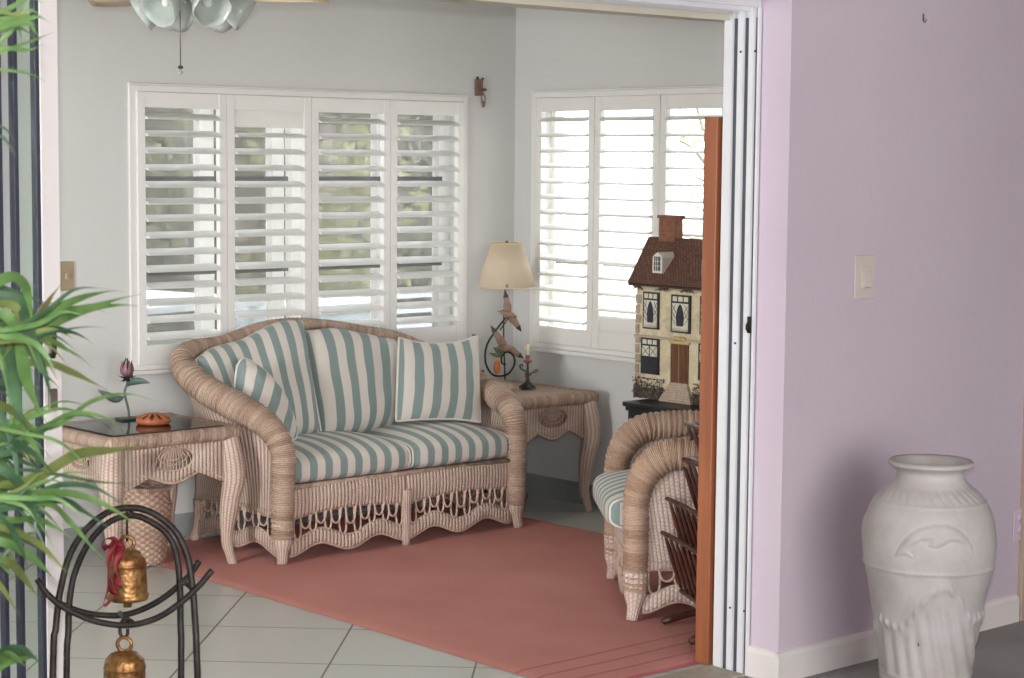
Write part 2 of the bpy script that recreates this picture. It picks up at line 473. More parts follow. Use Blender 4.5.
# ---- left stack of sliding glass panels (door_2)
def left_x(px, y=300, Y=3.93): return aty(px, y, Y).x
d2 = thing('door_2', (1.6, 3.99, 0), 'stack of open sliding glass door panels with white and dark stiles', 'sliding glass door', kind='structure')
zt = 2.012
def slide(px0, px1, Y, m, gap0, seal=None):
    xa, xb = left_x(px0, 300, Y-.012), left_x(px1, 300, Y-.012)
    p = G().b2((xa, Y-.012, .012), (xb, Y+.012, zt)).build('stile', m, d2, smooth=False, bevel=.002)
    return xa, xb
xa, xb = slide(43, 61, 4.025, M['trim'], 0)
G().b2((1.08, 4.02, .09), (xa, 4.026, zt-.05)).build('glass_pane', M['dglass'], d2, smooth=False)
G().b2((1.08, 4.013, .012), (xa, 4.037, .05)).build('bottom_rail', M['metalwhite'], d2, smooth=False)
xc, xd = slide(38, 42.5, 3.985, M['darkseal'], 0)
G().b2((left_x(22, 300, 3.973), 3.973, .012), (xc, 3.99, zt)).build('stile', glass('green_edge_glass', (.93, .975, .95), .04), d2, smooth=False)
G().b2((1.08, 3.98, .06), (left_x(22, 300, 3.973), 3.986, zt-.05)).build('glass_pane', M['dglass'], d2, smooth=False)
xe, xf = slide(16, 21, 3.94, M['darkseal'], 0)
G().b2((1.08, 3.936, .06), (xe, 3.942, zt-.05)).build('glass_pane', M['dglass'], d2, smooth=False)
slide(0, 5, 3.93, M['darkseal'], 0)
hx = left_x(52, 300, 4.0)
g = G(); z1 = aty(52, 343, 4.0).z; z2 = aty(54, 400, 4.0).z
g.tube([(hx, 4.012, z1+.03), (hx, 3.997, z1+.03), (hx, 3.992, z1+.02), (hx, 3.992, z1-.02), (hx, 3.997, z1-.03), (hx, 4.012, z1-.03)], .006, 8)
g.build('door_handle', M['iron'], d2)
G().box((hx+.004, 4.009, z2), (.022, .008, .05)).build('lock_plate', simple('brown_lock_plate', (120, 104, 100), .4, .3), d2, smooth=False, bevel=.002)

# ---- windows
def windows():
    # back window: white casing, sash frame outside, panes
    w1 = thing('window_1', (4.95, YB, BW[2]), 'wide white-framed window in the back wall behind the shutters', 'window', kind='structure')
    g = G(); x0, x1, z0, z1 = BW
    # casing proud of the wall
    for (a, b, c, d) in ((x0-.028, x0+.004, z0-.0178, z1+.022), (x1-.004, x1+.028, z0-.0178, z1+.022)):
        g.b2((a, YB-.012, c), (b, YB, d))
    g.b2((x0+.004, YB-.012, z1-.004), (x1-.004, YB, z1+.022)); g.b2((x0-.030, YB-.016, z1+.0222), (x1+.030, YB, z1+.030))
    g.b2((x0-.035, YB-.040, z0-.034), (x1+.035, YB, z0-.018)); g.b2((x0+.004, YB-.012, z0-.018), (x1-.004, YB, z0+.004))
    g.build('window_frame', M['white'], w1, smooth=False, bevel=.003)
    # outer frame with posts and dark meeting rails
    g = G(); yo = YB+.11
    posts = [(4.443, 4.512), (4.806, 4.868), (4.91, 4.975), (5.375, 5.395), (5.412, 5.424), (5.735, 5.771)]
    for a, b in posts: g.b2((a, yo-.03, z0), (b, yo+.02, z1))
    g.b2((x0, yo-.03, z0), (x0+.03, yo+.02, z1)); g.b2((x1-.03, yo-.03, z0), (x1, yo+.02, z1))
    g.b2((x0, yo-.03, z1-.03), (x1, yo+.02, z1)); g.b2((x0, yo-.03, z0), (x1, yo+.02, z0+.03))
    vn = N('translucent_sunlit_post'); vn.set(Roughness=.4); vn.b.inputs['Base Color'].default_value = srgb((238, 238, 236)); tlv = vn.n('ShaderNodeBsdfTranslucent'); tlv.inputs[0].default_value = srgb((252, 250, 248))  # posts made translucent so skylight brightens them as if sunlit
    mv = vn.n('ShaderNodeMixShader'); mv.inputs[0].default_value = .85; vn.l(vn.b.outputs[0], mv.inputs[1]); vn.l(tlv.outputs[0], mv.inputs[2]); vn.l(mv.outputs[0], vn.o.inputs['Surface'])
    g.build('sash_frame', vn.m, w1, smooth=False)
    for zz in (1.475, 1.10):
        segs = [(x0+.03, 4.52), (4.60, 4.88), (5.0, 5.412), (5.42, 5.742)]
        g = G()
        for a, b in segs: g.b2((a, yo-.045, zz-.018), (b, yo-.031, zz+.016))
        g.build('sash_rail', simple('dark_window_rail', (122, 122, 124), .5), w1, smooth=False)
    G().b2((x0, yo+.003, z0), (x1, yo+.006, z1)).build('window_pane', M['glass'], w1, smooth=False)
    sm = N('insect_screen'); tr = sm.n('ShaderNodeBsdfTransparent'); df = sm.n('ShaderNodeBsdfDiffuse'); df.inputs[0].default_value = (.40, .395, .37, 1)
    mx = sm.n('ShaderNodeMixShader'); mx.inputs[0].default_value = .50; sm.l(tr.outputs[0], mx.inputs[1]); sm.l(df.outputs[0], mx.inputs[2]); sm.l(mx.outputs[0], sm.o.inputs['Surface'])
    G().b2((x0, yo+.016, z0), (x1, yo+.0165, z1)).build('insect_screen', sm.m, w1, smooth=False)
    # right window
    w2 = thing('window_2', (XR, 5.9, RW[2]), 'bright white-framed window in the right wall behind the shutters', 'window', kind='structure')
    g = G(); y0, y1, z0, z1 = RW
    for a, b in ((y0-.028, y0+.004), (y1-.004, y1+.028)): g.b2((XR-.022, a, z0-.0178), (XR, b, z1+.022))
    g.b2((XR-.022, y0+.004, z1-.004), (XR, y1-.004, z1+.022)); g.b2((XR-.030, y0-.030, z1+.0222), (XR, y1+.030, z1+.030))
    g.b2((XR-.050, y0-.035, z0-.036), (XR, y1+.035, z0-.018)); g.b2((XR-.022, y0+.004, z0-.018), (XR, y1-.004, z0+.004))
    g.build('window_frame', M['white'], w2, smooth=False, bevel=.003)
    g = G(); xo = XR+.11
    for a, b in ((6.44, 6.47), (6.02, 6.07), (5.60, 5.66), (5.3, 5.33)): g.b2((xo-.03, a, z0), (xo+.02, b, z1))
    g.b2((xo-.03, y0, z0), (xo+.02, y0+.03, z1)); g.b2((xo-.03, y1-.03, z0), (xo+.02, y1, z1))
    g.b2((xo-.03, y0, z1-.03), (xo+.02, y1, z1)); g.b2((xo-.03, y0, z0), (xo+.02, y1, z0+.03)); 
    g.build('sash_frame', M['white'], w2, smooth=False)
    g = G()
    for zz in (1.475, 1.10): g.b2((xo-.02, y0+.03, zz-.01), (xo+.01, y1-.03, zz+.01))
    g.build('sash_rail', simple('pale_window_rail', (150, 150, 148), .5), w2, smooth=False)
    G().b2((xo+.003, y0, z0), (xo+.006, y1, z1)).build('window_pane', M['glass'], w2, smooth=False)
windows()

def shutter(width, z0, z1, n, tilts=None, tilt=15):
    """local: x 0..width, y=0 room side plane centre, z absolute; returns the root"""
    t = thing('plantation_shutter', (0, 0, z0))
    st = .036; g = G(); d = .014
    g.b2((0, -d, 0), (st, d, z1-z0)); g.b2((width-st, -d, 0), (width, d, z1-z0))
    g.b2((st, -d*.8, 0), (width-st, d*.8, .078)); g.b2((st, -d*.8, z1-z0-.062), (width-st, d*.8, z1-z0))
    g.build('panel_frame', M['shutter'], t, smooth=False, bevel=.0015, org=(0, 0, 0))
    lo, hi = .078, z1-z0-.062; step = (hi-lo)/n
    g = G()
    for i in range(n):
        a = math.radians((tilts or {}).get(i, tilt+random.uniform(-1.2, 1.2))); zc_ = lo+step*(i+.5)
        hw, ht = .037, .0062
        rows = []
        for xx in (st+.002, width-st-.002):
            row = []
            for k in range(14):
                th = 2*pi*k/14; py, pz = hw*cos(th), ht*sin(th)
                row.append((xx, py*cos(a)-pz*sin(a), zc_+py*sin(a)+pz*cos(a)))
            rows.append(row)
        g.quadstrip(rows, [[(0, 0)]*15]*2, closev=True)
        b = len(g.v)-28; g.face(list(range(b+13, b-1, -1)), [(0, 0)]*14); g.face(list(range(b+14, b+28)), [(0, 0)]*14)
    g.build('louvers', M['shutter'], t, smooth=True, org=(0, 0, 0), auto=.9)
    return t
SB = [(4.115, 4.489, 'leftmost'), (4.489, 4.9633, ''), (4.9633, 5.3905, ''), (5.3905, 5.80, '')]
SBx = [4.085, 4.512, 4.942, 5.373, 5.801]
labs = ['white louvered shutter on the back window, nearest the room divider, above the left end table',
        'white louvered shutter with its top slat shut, above the loveseat back',
        'white louvered shutter on the back window, third from the left, above the cushions',
        'white louvered shutter on the back window nearest the room corner, above the square pillow']
labs[0] = 'leftmost white louvered shutter on the back window, above the flower sculpture'
for i in range(4):
    w = SBx[i+1]-SBx[i]-.003
    t = shutter(w, .73, 1.83, 14, {13: 86, 12: 12} if i == 1 else None, 19)
    t.location = (SBx[i]+.0015, YB-.008, .73)
    setp(t, labs[i], 'window shutter', 'louvered shutters on the back window')
SRy = [6.722, 6.330, 5.922, 5.52, 5.12]
labr = ['white louvered shutter on the right window nearest the corner, behind the lamp',
        'white louvered shutter on the right window between the lamp and the dollhouse chimney',
        'white louvered shutter behind the dollhouse chimney and roof',
        'white louvered shutter at the hidden end of the right window, behind the door track']
for i in range(4):
    w = SRy[i]-SRy[i+1]-.006
    t = shutter(w, .725, 1.855, 14, {0: 80} if i == 1 else None, 16)
    t.location = (XR-.008, SRy[i]-.003, .725); t.rotation_euler = (0, 0, -pi/2)
    setp(t, labr[i], 'window shutter', 'louvered shutters on the right window')

# ================================================================== RUG
rg = G(); RX0, RX1, RY0, RY1 = 3.905, 5.685, 4.09, 6.80
RC = Vector(((RX0+RX1)/2, (RY0+RY1)/2, 0))
def rugf(u, v):
    x = RX0+(RX1-RX0)*u; y = RY0+(RY1-RY0)*v
    e = min(u, 1-u, v*1.5, (1-v)*1.5); z = .008*min(1, e*60)+.0008*sin(x*9+y*4)
    return (x, y, max(.0015, z))
rg.surf(rugf, 90, 130, 1.78, 2.7)
setp(rg.build('rug', M['rug'], org=(RC.x, RC.y+.0, 0)), 'coral red rectangular rug with faint stripe lines at one end, on the tile floor', 'rug')

# ================================================================== WICKER SEATS
def coil_rf(pitch=.021, amp=.15, skew=1.0):
    return lambda s, th, t: 1+amp*(abs(sin(pi*(s/pitch+skew*th/(2*pi))))-.5)
def bottom_curve(t): return .045-.020*cos(4*pi*t)
def skirt(root, a, b, t0=0, n=9, ztop=.295, par=2, mats=None, rev=False, out=None):
    """woven apron between leg feet a and b (x,y): solid band, openwork with loops, scalloped lower band"""
    a, b = Vector((a[0], a[1], 0)), Vector((b[0], b[1], 0)); dv = b-a; L = dv.length
    nrm = Vector((out[0], out[1], 0)) if out else Vector((0, -1, 0))
    zb = lambda t: bottom_curve(t); zl = lambda t: zb(t)+.056
    zu = lambda t: .160+.032*sin(pi*min(1, max(0, t)))**.6
    P = lambda t, z, o=0: a+dv*t+Vector((0, 0, z))+nrm*(o+.008*sin(pi*t))
    g = G()
    g.surf(lambda u, v: P(u, zu(u)+(ztop-zu(u))*v, .006*sin(pi*v)), 40, 8, L, .12)
    g.build('apron_band', mats[0], root, solid=.012)
    g = G()
    g.surf(lambda u, v: P(u, zb(u)+(zl(u)-zb(u))*v, .004*sin(pi*v)), 48, 4, L, .05)
    g.build('scalloped_border', mats[0], root, solid=.012)
    g = G()
    g.tube([P(i/40, zb(i/40)) for i in range(41)], .007, 8)
    g.tube([P(i/40, zl(i/40)) for i in range(41)], .005, 6)
    g.tube([P(i/40, zu(i/40)) for i in range(41)], .005, 6)
    for i in range(n):
        t = (i+.5)/n; hw = .30/n
        for s_ in (-1, 1):
            tt = t+s_*hw*.75
            g.tube([P(tt, zu(tt)+.01, .002), P(tt, zl(t)+.028, .002)], .0046, 6)
        c = spline([P(t-hw*.75, zl(t)+.032, .004), P(t-hw*.55, zl(t)+.008, .004), P(t, zl(t)-.001, .004), P(t+hw*.55, zl(t)+.008, .004), P(t+hw*.75, zl(t)+.032, .004)], 12)
        g.tube(c, .0046, 6)
        if i < n-1:
            t2 = (i+1)/n; zm = (zu(t2)+zl(t2))/2+.004
            c = spline([P(t2-hw*1.2, zu(t2)+.004, .006), P(t2-hw*.8, zm-.002, .006), P(t2, zm-.016, .006), P(t2+hw*.8, zm-.002, .006), P(t2+hw*1.2, zu(t2)+.004, .006)], 12)
            g.tube(c, .0046, 6)
    g.build('openwork_loops', mats[1], root)
def half_rim_sofa(hw, s=1):
    return [(-hw, 0, .10), (-hw, 0, .25), (-hw+.005, 0, .41), (-hw-.005, .035, .495), (-hw-.03, .10, .55), (-hw-.08, .20, .60), (-hw-.125, .32, .65),
            (-hw-.14, .45, .71), (-hw-.10, .55, .76), (-hw, .61, .785)]
def wicker_seat(name, loc, rz, hw, depth, backpts, label, cat, group, mats, legs_mid=True, backz=.86, rimR=.054, halves=2, nl=8, inner=True, right=None, leftp=None):
    root = thing(name, loc, label, cat, group, rz=rz)
    ORG[root.name] = Vector((0, 0, 0))
    wk, ck, cn, ls = mats
    k = depth/.63
    left = leftp or half_rim_sofa(hw)
    path = left+backpts+(right if right else [(-x, y, z) for (x, y, z) in reversed(left)])
    N_ = 560
    sp = spline(path, N_)
    def rad(t):
        return lerp_list([(0, rimR*.80), (.12, rimR*.9), (.17, rimR*1.08), (.24, rimR), (.36, rimR*.62), (.5, rimR*.5), (.64, rimR*.62), (.76, rimR), (.83, rimR*1.08), (.88, rimR*.9), (1, rimR*.80)], t)
    g = G(); g.tube(sp, rad, 18, rf=coil_rf()); g.build('braided_rim', ck, root)
    # find indices of the rim for panels
    def rim_at(f): 
        i = f*(N_-1); j = int(i); 
        return sp[min(j, N_-1)].lerp(sp[min(j+1, N_-1)], i-j)
    # fraction where arm passes its top bend and where back begins
    fa = next(i for i, p in enumerate(sp) if p.z > .40)/(N_-1)
    fb = next(i for i, p in enumerate(sp) if p.x > -hw+.06 and p.y > depth*.88)/(N_-1)
    for sgn in (-1, 1):
        def side(u, v):
            p = rim_at(fa+(fb-fa)*u) if sgn < 0 else rim_at(1-(fa+(fb-fa)*u)); x = -abs(p.x); y = min(max(p.y, 0), depth*.98)
            bx = -hw; by = .0+depth*.97*u
            q = v**1.5
            w = Vector((bx+(x-bx)*q, by+(y-by)*v, .17+(p.z-.02-.17)*v))
            w.x *= -sgn if sgn == 1 else 1
            return w
        g = G(); g.surf(side, 40, 20, depth, .45)
        g.build('side_panel', wk, root, solid=.016)
        skirt(root, (sgn*hw, .02), (sgn*hw, depth*.97), n=6, ztop=.20, mats=(wk, cn), out=(sgn, 0))
    def back(u, v):
        p = rim_at(fb+(1-2*fb)*u); bx = (-hw+.03)+(2*hw-.06)*u
        return Vector((bx+(p.x-bx)*v, depth*.95+(p.y-depth*.95)*v, .12+(p.z-.12)*v))
    g = G(); g.surf(back, 60, 24, 2*hw, .75); g.build('back_panel', wk, root, solid=.018)
    g = G(); g.b2((-hw+.02, .0, .255), (hw-.02, depth*.95, .292)); g.build('seat_deck', wk, root, smooth=False, bevel=.006)
    if halves == 2:
        skirt(root, (-hw+.03, 0), (0, -.005), n=nl, mats=(wk, cn)); skirt(root, (0, -.005), (hw-.03, 0), n=nl, mats=(wk, cn))
    else: skirt(root, (-hw+.03, 0), (hw-.03, 0), n=nl, mats=(wk, cn))
    g = G(); g.tube([(-hw+.03, -.006, .294), (hw-.03, -.006, .294)], .011, 8, rf=coil_rf(.018, .1)); g.build('seat_edge_braid', ck, root)
    def leg(x, y, r0=.044, r1=.020, z0=.17, dx=0, dy=0):
        g = G(); g.tube(spline([(x, y, z0), (x, y, z0*.6), (x+dx*.4, y+dy*.4, z0*.25), (x+dx, y+dy, 0)], 14), lambda t: smooth_list([(0, r0), (.45, r0*.9), (.8, r1*1.15), (1, r1)], t), 14)
        g.build('leg', ls, root)
    leg(-hw, 0, dx=-.012, dy=-.012); leg(hw, 0, dx=.012, dy=-.012)
    if legs_mid: leg(0, -.008, .024, .016, .23)
    leg(-hw+.02, depth*.96, .036, .02, .17, -.03, .02); leg(hw-.02, depth*.96, .036, .02, .17, .03, .02)
    return root
SO = Vector((4.872, 6.13, .0085))
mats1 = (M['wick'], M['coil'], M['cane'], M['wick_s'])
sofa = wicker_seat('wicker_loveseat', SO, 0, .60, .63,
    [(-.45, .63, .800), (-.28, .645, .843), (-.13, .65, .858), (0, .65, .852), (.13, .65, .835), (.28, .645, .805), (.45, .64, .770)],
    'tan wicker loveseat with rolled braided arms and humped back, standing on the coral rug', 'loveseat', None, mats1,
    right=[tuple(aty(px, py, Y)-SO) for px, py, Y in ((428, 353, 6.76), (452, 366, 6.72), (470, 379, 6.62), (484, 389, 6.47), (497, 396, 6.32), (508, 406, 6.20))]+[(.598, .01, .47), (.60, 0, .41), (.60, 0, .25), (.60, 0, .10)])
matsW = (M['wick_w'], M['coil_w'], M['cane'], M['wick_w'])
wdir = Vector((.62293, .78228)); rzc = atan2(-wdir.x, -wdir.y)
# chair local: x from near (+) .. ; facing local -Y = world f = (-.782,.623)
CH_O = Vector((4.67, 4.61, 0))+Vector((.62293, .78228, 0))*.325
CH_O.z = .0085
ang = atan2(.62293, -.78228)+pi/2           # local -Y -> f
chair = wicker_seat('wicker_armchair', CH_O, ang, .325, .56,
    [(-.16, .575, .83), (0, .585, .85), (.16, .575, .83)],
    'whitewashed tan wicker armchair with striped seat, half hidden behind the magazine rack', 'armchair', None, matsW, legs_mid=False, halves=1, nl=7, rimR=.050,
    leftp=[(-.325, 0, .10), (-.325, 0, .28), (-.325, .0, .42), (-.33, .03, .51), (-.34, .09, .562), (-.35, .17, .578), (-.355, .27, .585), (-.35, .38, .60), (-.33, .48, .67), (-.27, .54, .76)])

# ------------------------------------------------------------------ cushions
def box_cushion(name, w, d, h, loc, rz, label, m=None, crown=.03, sag=0):
    """seat cushion, local x across (stripes run along y), origin bottom centre"""
    t = thing(name, loc, label, 'cushion', 'striped seat cushions', rz=rz); ORG[t.name] = Vector((0, 0, 0))
    def sgnpow(c, e): return math.copysign(abs(c)**e, c)
    def f(u, v):
        # u: around profile in y-z (front rounded), v across x
        th = 2*pi*u; cy, cz = sgnpow(cos(th), .42), sgnpow(sin(th), .55)
        xx = v*2-1; e = (1-abs(xx)**9)**.5 if abs(xx) < 1 else 0
        e = max(e, 0)
        k = .90+.10*e
        y = d/2*cy*k; z = h/2*cz*(.80+.20*e)
        z += (crown*(1-cy*cy)*(1-xx**4) if cz > 0 else 0)
        return Vector((w/2*xx*(1-.012*abs(cz*cy)), y, z+h/2))
    g = G(); nu, nv = 72, 44
    rows = []; uvr = []
    for j in range(nv+1):
        vv = .5-.5*cos(pi*j/nv)
        rows.append([f(i/nu, vv) for i in range(nu)]); uvr.append([(w*vv, d*i/nu) for i in range(nu+1)])
    g.quadstrip(rows, uvr, closev=True)
    for sd_, vv in ((-1, 0.0), (1, 1.0)):
        edge = [f(i/nu, vv) for i in range(nu)]; cen = sum(edge, Vector())/nu; rr_ = []; uu_ = []
        for q in (1, .8, .5, .2, 0.02):
            rr_.append([cen+(p-cen)*q+Vector((sd_*.012*(1-q*q), 0, 0)) for p in (edge if sd_ > 0 else edge[::-1])]); uu_.append([((p-cen).y*q*1.0+.02, 0) for p in (edge if sd_ > 0 else edge[::-1])]+[((edge[0]-cen).y*q+.02, 0)])
        g.quadstrip(rr_, uu_, closev=True)
    o = g.build('cushion_cover', m or M['stripe'], t)
    for s_ in (-1, 1):
        pp = [f(i/64, .985 if s_ > 0 else .015)+Vector((s_*.003, 0, 0)) for i in range(64)]
        G().tube(pp, .005, 6, closed=True).build('piping', M['piping'], t)
    return t
Z0 = .298
c1 = box_cushion('seat_cushion', .585, .56, .125, (SO.x-.268, SO.y+.255, Z0+.003), 0, 'striped seat cushion at the left arm of the loveseat, under the small slumped pillow')
c2 = box_cushion('seat_cushion', .535, .56, .125, (SO.x+.295, SO.y+.255, Z0+.003), 0, 'green and cream striped seat cushion on the loveseat under the square throw pillow')
chc = Vector((CH_O.x, CH_O.y, 0)); fwd = Vector((-.78228, .62293, 0)); wv = Vector((.62293, .78228, 0))
c3 = box_cushion('seat_cushion', .55, .60, .13, chc-fwd*.20+Vector((0, 0, Z0+.003)), ang, 'green and cream striped seat cushion bulging over the front of the armchair', M['stripe2'])

def outline_cushion(name, B, T, thick, label, m, group='striped back cushions', puff=.5, su=None, cat='cushion', nu=46, nv=36, sharp=2.2, tilt=None):
    """B,T: point lists (3D) of the lower and upper outline from left to right; the middle surface is between them"""
    Bs, Ts = spline(B, nu+1), spline(T, nu+1)
    if su is None: su = sum((Bs[i+1]-Bs[i]).length for i in range(nu))*.5+sum((Ts[i+1]-Ts[i]).length for i in range(nu))*.5
    c = sum(Bs, Vector())/len(Bs); c.z = min(p.z for p in Bs)
    t = thing(name, c, label, cat, group)
    nrm = (Bs[-1]-Bs[0]).cross(Ts[nu//2]-Bs[nu//2]).normalized()
    if nrm.y > 0: nrm = -nrm
    def f(u, v):
        i = u*nu; a = min(int(i), nu-1); k = i-a
        b_, t_ = Bs[a].lerp(Bs[a+1], k), Ts[a].lerp(Ts[a+1], k)
        return b_.lerp(t_, v)
    def hgt(u, v):
        x, y = 2*u-1, 2*v-1
        return thick/2*((1-abs(x)**sharp)*(1-abs(y)**sharp))**puff
    g = G()
    for sd in (1, -1):
        rows = []; uvr = []
        for i in range(nu+1):
            row = []; uvw = []
            for j in range(nv+1):
                uu = .5-.5*cos(pi*i/nu); v = .5-.5*cos(pi*j/nv)
                wr = .0018*sin(uu*31+v*7)*sin(v*11)+.002*sin(uu*9-v*17)
                row.append(f(uu, v)+nrm*sd*(hgt(uu, v)+wr*min(1, hgt(uu, v)*30))); uvw.append((su*uu, v*.4))
            if sd < 0: row = row[::-1]; uvw = uvw[::-1]
            rows.append(row); uvr.append(uvw)
        g.quadstrip(rows, uvr)
    g.build('pillow_cover', m, t)
    loop = [f(i/24, 0) for i in range(24)]+[f(1, i/20) for i in range(20)]+[f(1-i/24, 1) for i in range(24)]+[f(0, 1-i/20) for i in range(20)]
    G().tube(loop, .0055, 7, closed=True).build('piping', M['piping'], t)
    return t
M['stripeL'] = stripes('striped_canvas_left', per=.080, phase=.6)
M['stripeM'] = stripes('striped_canvas_mid', per=.0775, phase=2.6)
M['stripeR'] = stripes('striped_canvas_square', per=.075, phase=1.7)
M['stripeS'] = stripes('striped_canvas_small', per=.056, phase=0)
bc1 = outline_cushion('back_cushion',
    [aty(222, 432, 6.52), aty(270, 440, 6.47), aty(318, 433, 6.44)],
    [aty(196, 360, 6.60), aty(212, 349, 6.66), aty(240, 341, 6.68), aty(262, 330, 6.68), aty(282, 322, 6.68), aty(302, 322, 6.66)],
    .17, 'large striped back cushion filling the humped back beside the left arm of the loveseat', M['stripeL'], su=.60, puff=.42, sharp=5)
bc2 = outline_cushion('back_cushion',
    [aty(322, 436, 6.46), aty(360, 434, 6.46), aty(408, 420, 6.48)],
    [aty(304, 332, 6.64), aty(330, 330, 6.67), aty(352, 334, 6.67), aty(385, 341, 6.67), aty(417, 346, 6.65)],
    .17, 'large striped back cushion in the middle of the loveseat with slanting stripes', M['stripeM'], su=.47, puff=.42, sharp=5)
tp1 = outline_cushion('throw_pillow',
    [aty(396, 421, 6.36), aty(425, 419, 6.34), aty(455, 419, 6.33), aty(480, 422, 6.31)],
    [aty(399, 338, 6.50), aty(420, 343, 6.49), aty(455, 343, 6.47), aty(477, 336, 6.45)],
    .115, 'square striped throw pillow standing against the right arm of the loveseat', M['stripeR'], 'striped throw pillows', su=.36, puff=.55, cat='pillow')
tp2 = outline_cushion('throw_pillow',
    [aty(234, 392, 6.42), aty(252, 424, 6.36), aty(280, 444, 6.30), aty(296, 438, 6.30)],
    [aty(237, 366, 6.44), aty(245, 359, 6.44), aty(266, 372, 6.41), aty(286, 398, 6.37), aty(297, 428, 6.33)],
    .12, 'small striped throw pillow slumped in the corner behind the left arm of the loveseat', M['stripeS'], 'striped throw pillows', su=.24, puff=.55, cat='pillow')

# ================================================================== END TABLES
def end_table(name, x0, x1, y0, y1, zt, label, mats, glassm=None):
    root = thing(name, ((x0+x1)/2, (y0+y1)/2, 0), label, 'end table', 'wicker end tables')
    wk, ck, cn, ls = mats
    r = .027; zc_ = zt-r
    # rounded rectangle braid
    a = .05
    loop = []
    for cx, cy, s0 in ((x1-a, y0+a, -pi/2), (x1-a, y1-a, 0), (x0+a, y1-a, pi/2), (x0+a, y0+a, pi)):
        for k in range(7): th = s0+k*pi/12; loop.append((cx+(a-r)*cos(th), cy+(a-r)*sin(th), zc_))
    g = G(); g.tube(spline(loop, 420, True), r, 14, closed=True, rf=coil_rf(.014, .10)); g.build('edge_braid', ck, root)
    g = G(); g.b2((x0+r, y0+r, zt-.04), (x1-r, y1-r, zt-.006)); g.build('table_top', wk, root, smooth=False)
    i_ = .055
    if glassm:
        G().b2((x0+i_, y0+i_, zt-.006), (x1-i_, y1-i_, zt+.001)).build('glass_inset', glassm, root, smooth=False, bevel=.001)
    # aprons: bell curve with a round openwork medallion
    def apron(p, q, out):
        p, q = Vector(p+(0,)), Vector(q+(0,)); dv = q-p; L = dv.length; nr = Vector(out+(0,))
        ztop = zt-.05
        def zb(t):
            return zt-lerp_list([(0, .26), (.10, .235), (.18, .175), (.26, .155), (.38, .175), (.5, .195), (.62, .175), (.74, .155), (.82, .175), (.90, .235), (1, .26)], t)
        zs = [smooth_list([(0, zt-.25), (.12, zt-.19), (.22, zt-.155), (.5, zt-.195), (.78, zt-.155), (.88, zt-.19), (1, zt-.25)], i/60) for i in range(61)]
        cen = Vector((0, 0, zt-.105)); R = .058; EA, EB = (.088, .046)
        P = lambda t, z, o=0: p+dv*t+Vector((0, 0, z))+nr*o
        # sheet with an oval hole : built as ring strips from the hole outwards
        g = G(); n = 96; rows = [[], [], []]; uvr = [[], [], []]
        half = L/2
        def outer(th):
            # walk a rectangle-like outline; find intersection along the ray by bisection
            lo, hi = R*.5, L
            c, s_ = cos(th), sin(th)
            for _ in range(26):
                m_ = (lo+hi)/2; tx = .5+m_*c/L; zz = cen.z+m_*s_
                ok = 0 <= tx <= 1 and zz <= ztop
                if ok:
                    zi = tx*60; k = min(59, int(zi)); zbv = zs[k]+(zs[k+1]-zs[k])*(zi-k); ok = zz >= zbv
                if ok: lo = m_
                else: hi = m_
            return lo
        for k in range(n):
            th = 2*pi*k/n; ro = outer(th); ri = min(R*(1.25 if abs(cos(th)) > .3 else 1), ro*.9)
            ri = min(1/sqrt((cos(th)/EA)**2+(sin(th)/EB)**2), ro*.93)
            for w_, q_ in enumerate((ri, (ri+ro)/2, ro)):
                tx = .5+q_*cos(th)/L; zz = cen.z+q_*sin(th)
                rows[w_].append(P(tx, zz)); uvr[w_].append((tx*L, zz))
        for w_ in range(3): uvr[w_].append(uvr[w_][0])
        g.quadstrip(rows, uvr, closev=True); g.build('apron', wk, root, solid=.012)
        g = G()
        g.tube([P(i/60, zs[i]) for i in range(61)], .007, 8, rf=coil_rf(.012, .12))
        g.tube([Vector(v) for v in rows[0]], .005, 6, closed=True)
        for k in range(-5, 6):
            th = -pi/2+k*.26; ri = 1/sqrt((cos(th)/EA)**2+(sin(th)/EB)**2)
            a0 = P(.5+k*.0058/L, cen.z+EB*.95); a1 = P(.5+ri*cos(th)/L, cen.z+ri*sin(th))
            mid = (a0+a1)/2+dv.normalized()*k*.0030
            g.tube(spline([a0, mid, a1], 8), .0026, 5)
        for rr2 in (.45, .75):
            pts_ = []
            for k in range(13):
                th = pi+pi*k/12; pts_.append(P(.5+EA*rr2*cos(th)/L, cen.z+EB*.5+EB*1.35*rr2*sin(th)))
            g.tube(pts_, .0028, 5)
        g.build('openwork_medallion', cn, root)
    e = .03
    apron((x0+e, y0+e), (x1-e, y0+e), (0, -1)); apron((x0+e, y1-e), (x1-e, y1-e), (0, 1))
    apron((x0+e, y0+e), (x0+e, y1-e), (-1, 0)); apron((x1-e, y0+e), (x1-e, y1-e), (1, 0))
    for sx, sy in ((-1, -1), (1, -1), (-1, 1), (1, 1)):
        cx = x0+e+.012 if sx < 0 else x1-e-.012; cy = y0+e+.012 if sy < 0 else y1-e-.012
        d = Vector((sx, sy, 0))*.7071
        pts = [Vector((cx, cy, zt-.045)), Vector((cx, cy, zt-.12))+d*.014, Vector((cx, cy, zt-.20))+d*.020, Vector((cx, cy, zt*.45))+d*.004, Vector((cx, cy, zt*.2))-d*.008, Vector((cx, cy, .05))+d*.002, Vector((cx, cy, 0))+d*.016]
        g = G(); g.tube(spline(pts, 40), lambda t: smooth_list([(0, .040), (.25, .046), (.5, .038), (.85, .022), (.9, .018), (1, .019)], t), 14)
        g.build('leg', ls, root)
    return root
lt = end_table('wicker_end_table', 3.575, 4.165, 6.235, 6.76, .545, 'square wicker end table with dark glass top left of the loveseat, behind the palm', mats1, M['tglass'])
rt = end_table('wicker_end_table', 5.53, 6.045, 6.205, 6.80, .545, 'wicker end table in the room corner carrying the seagull lamp', mats1, None)
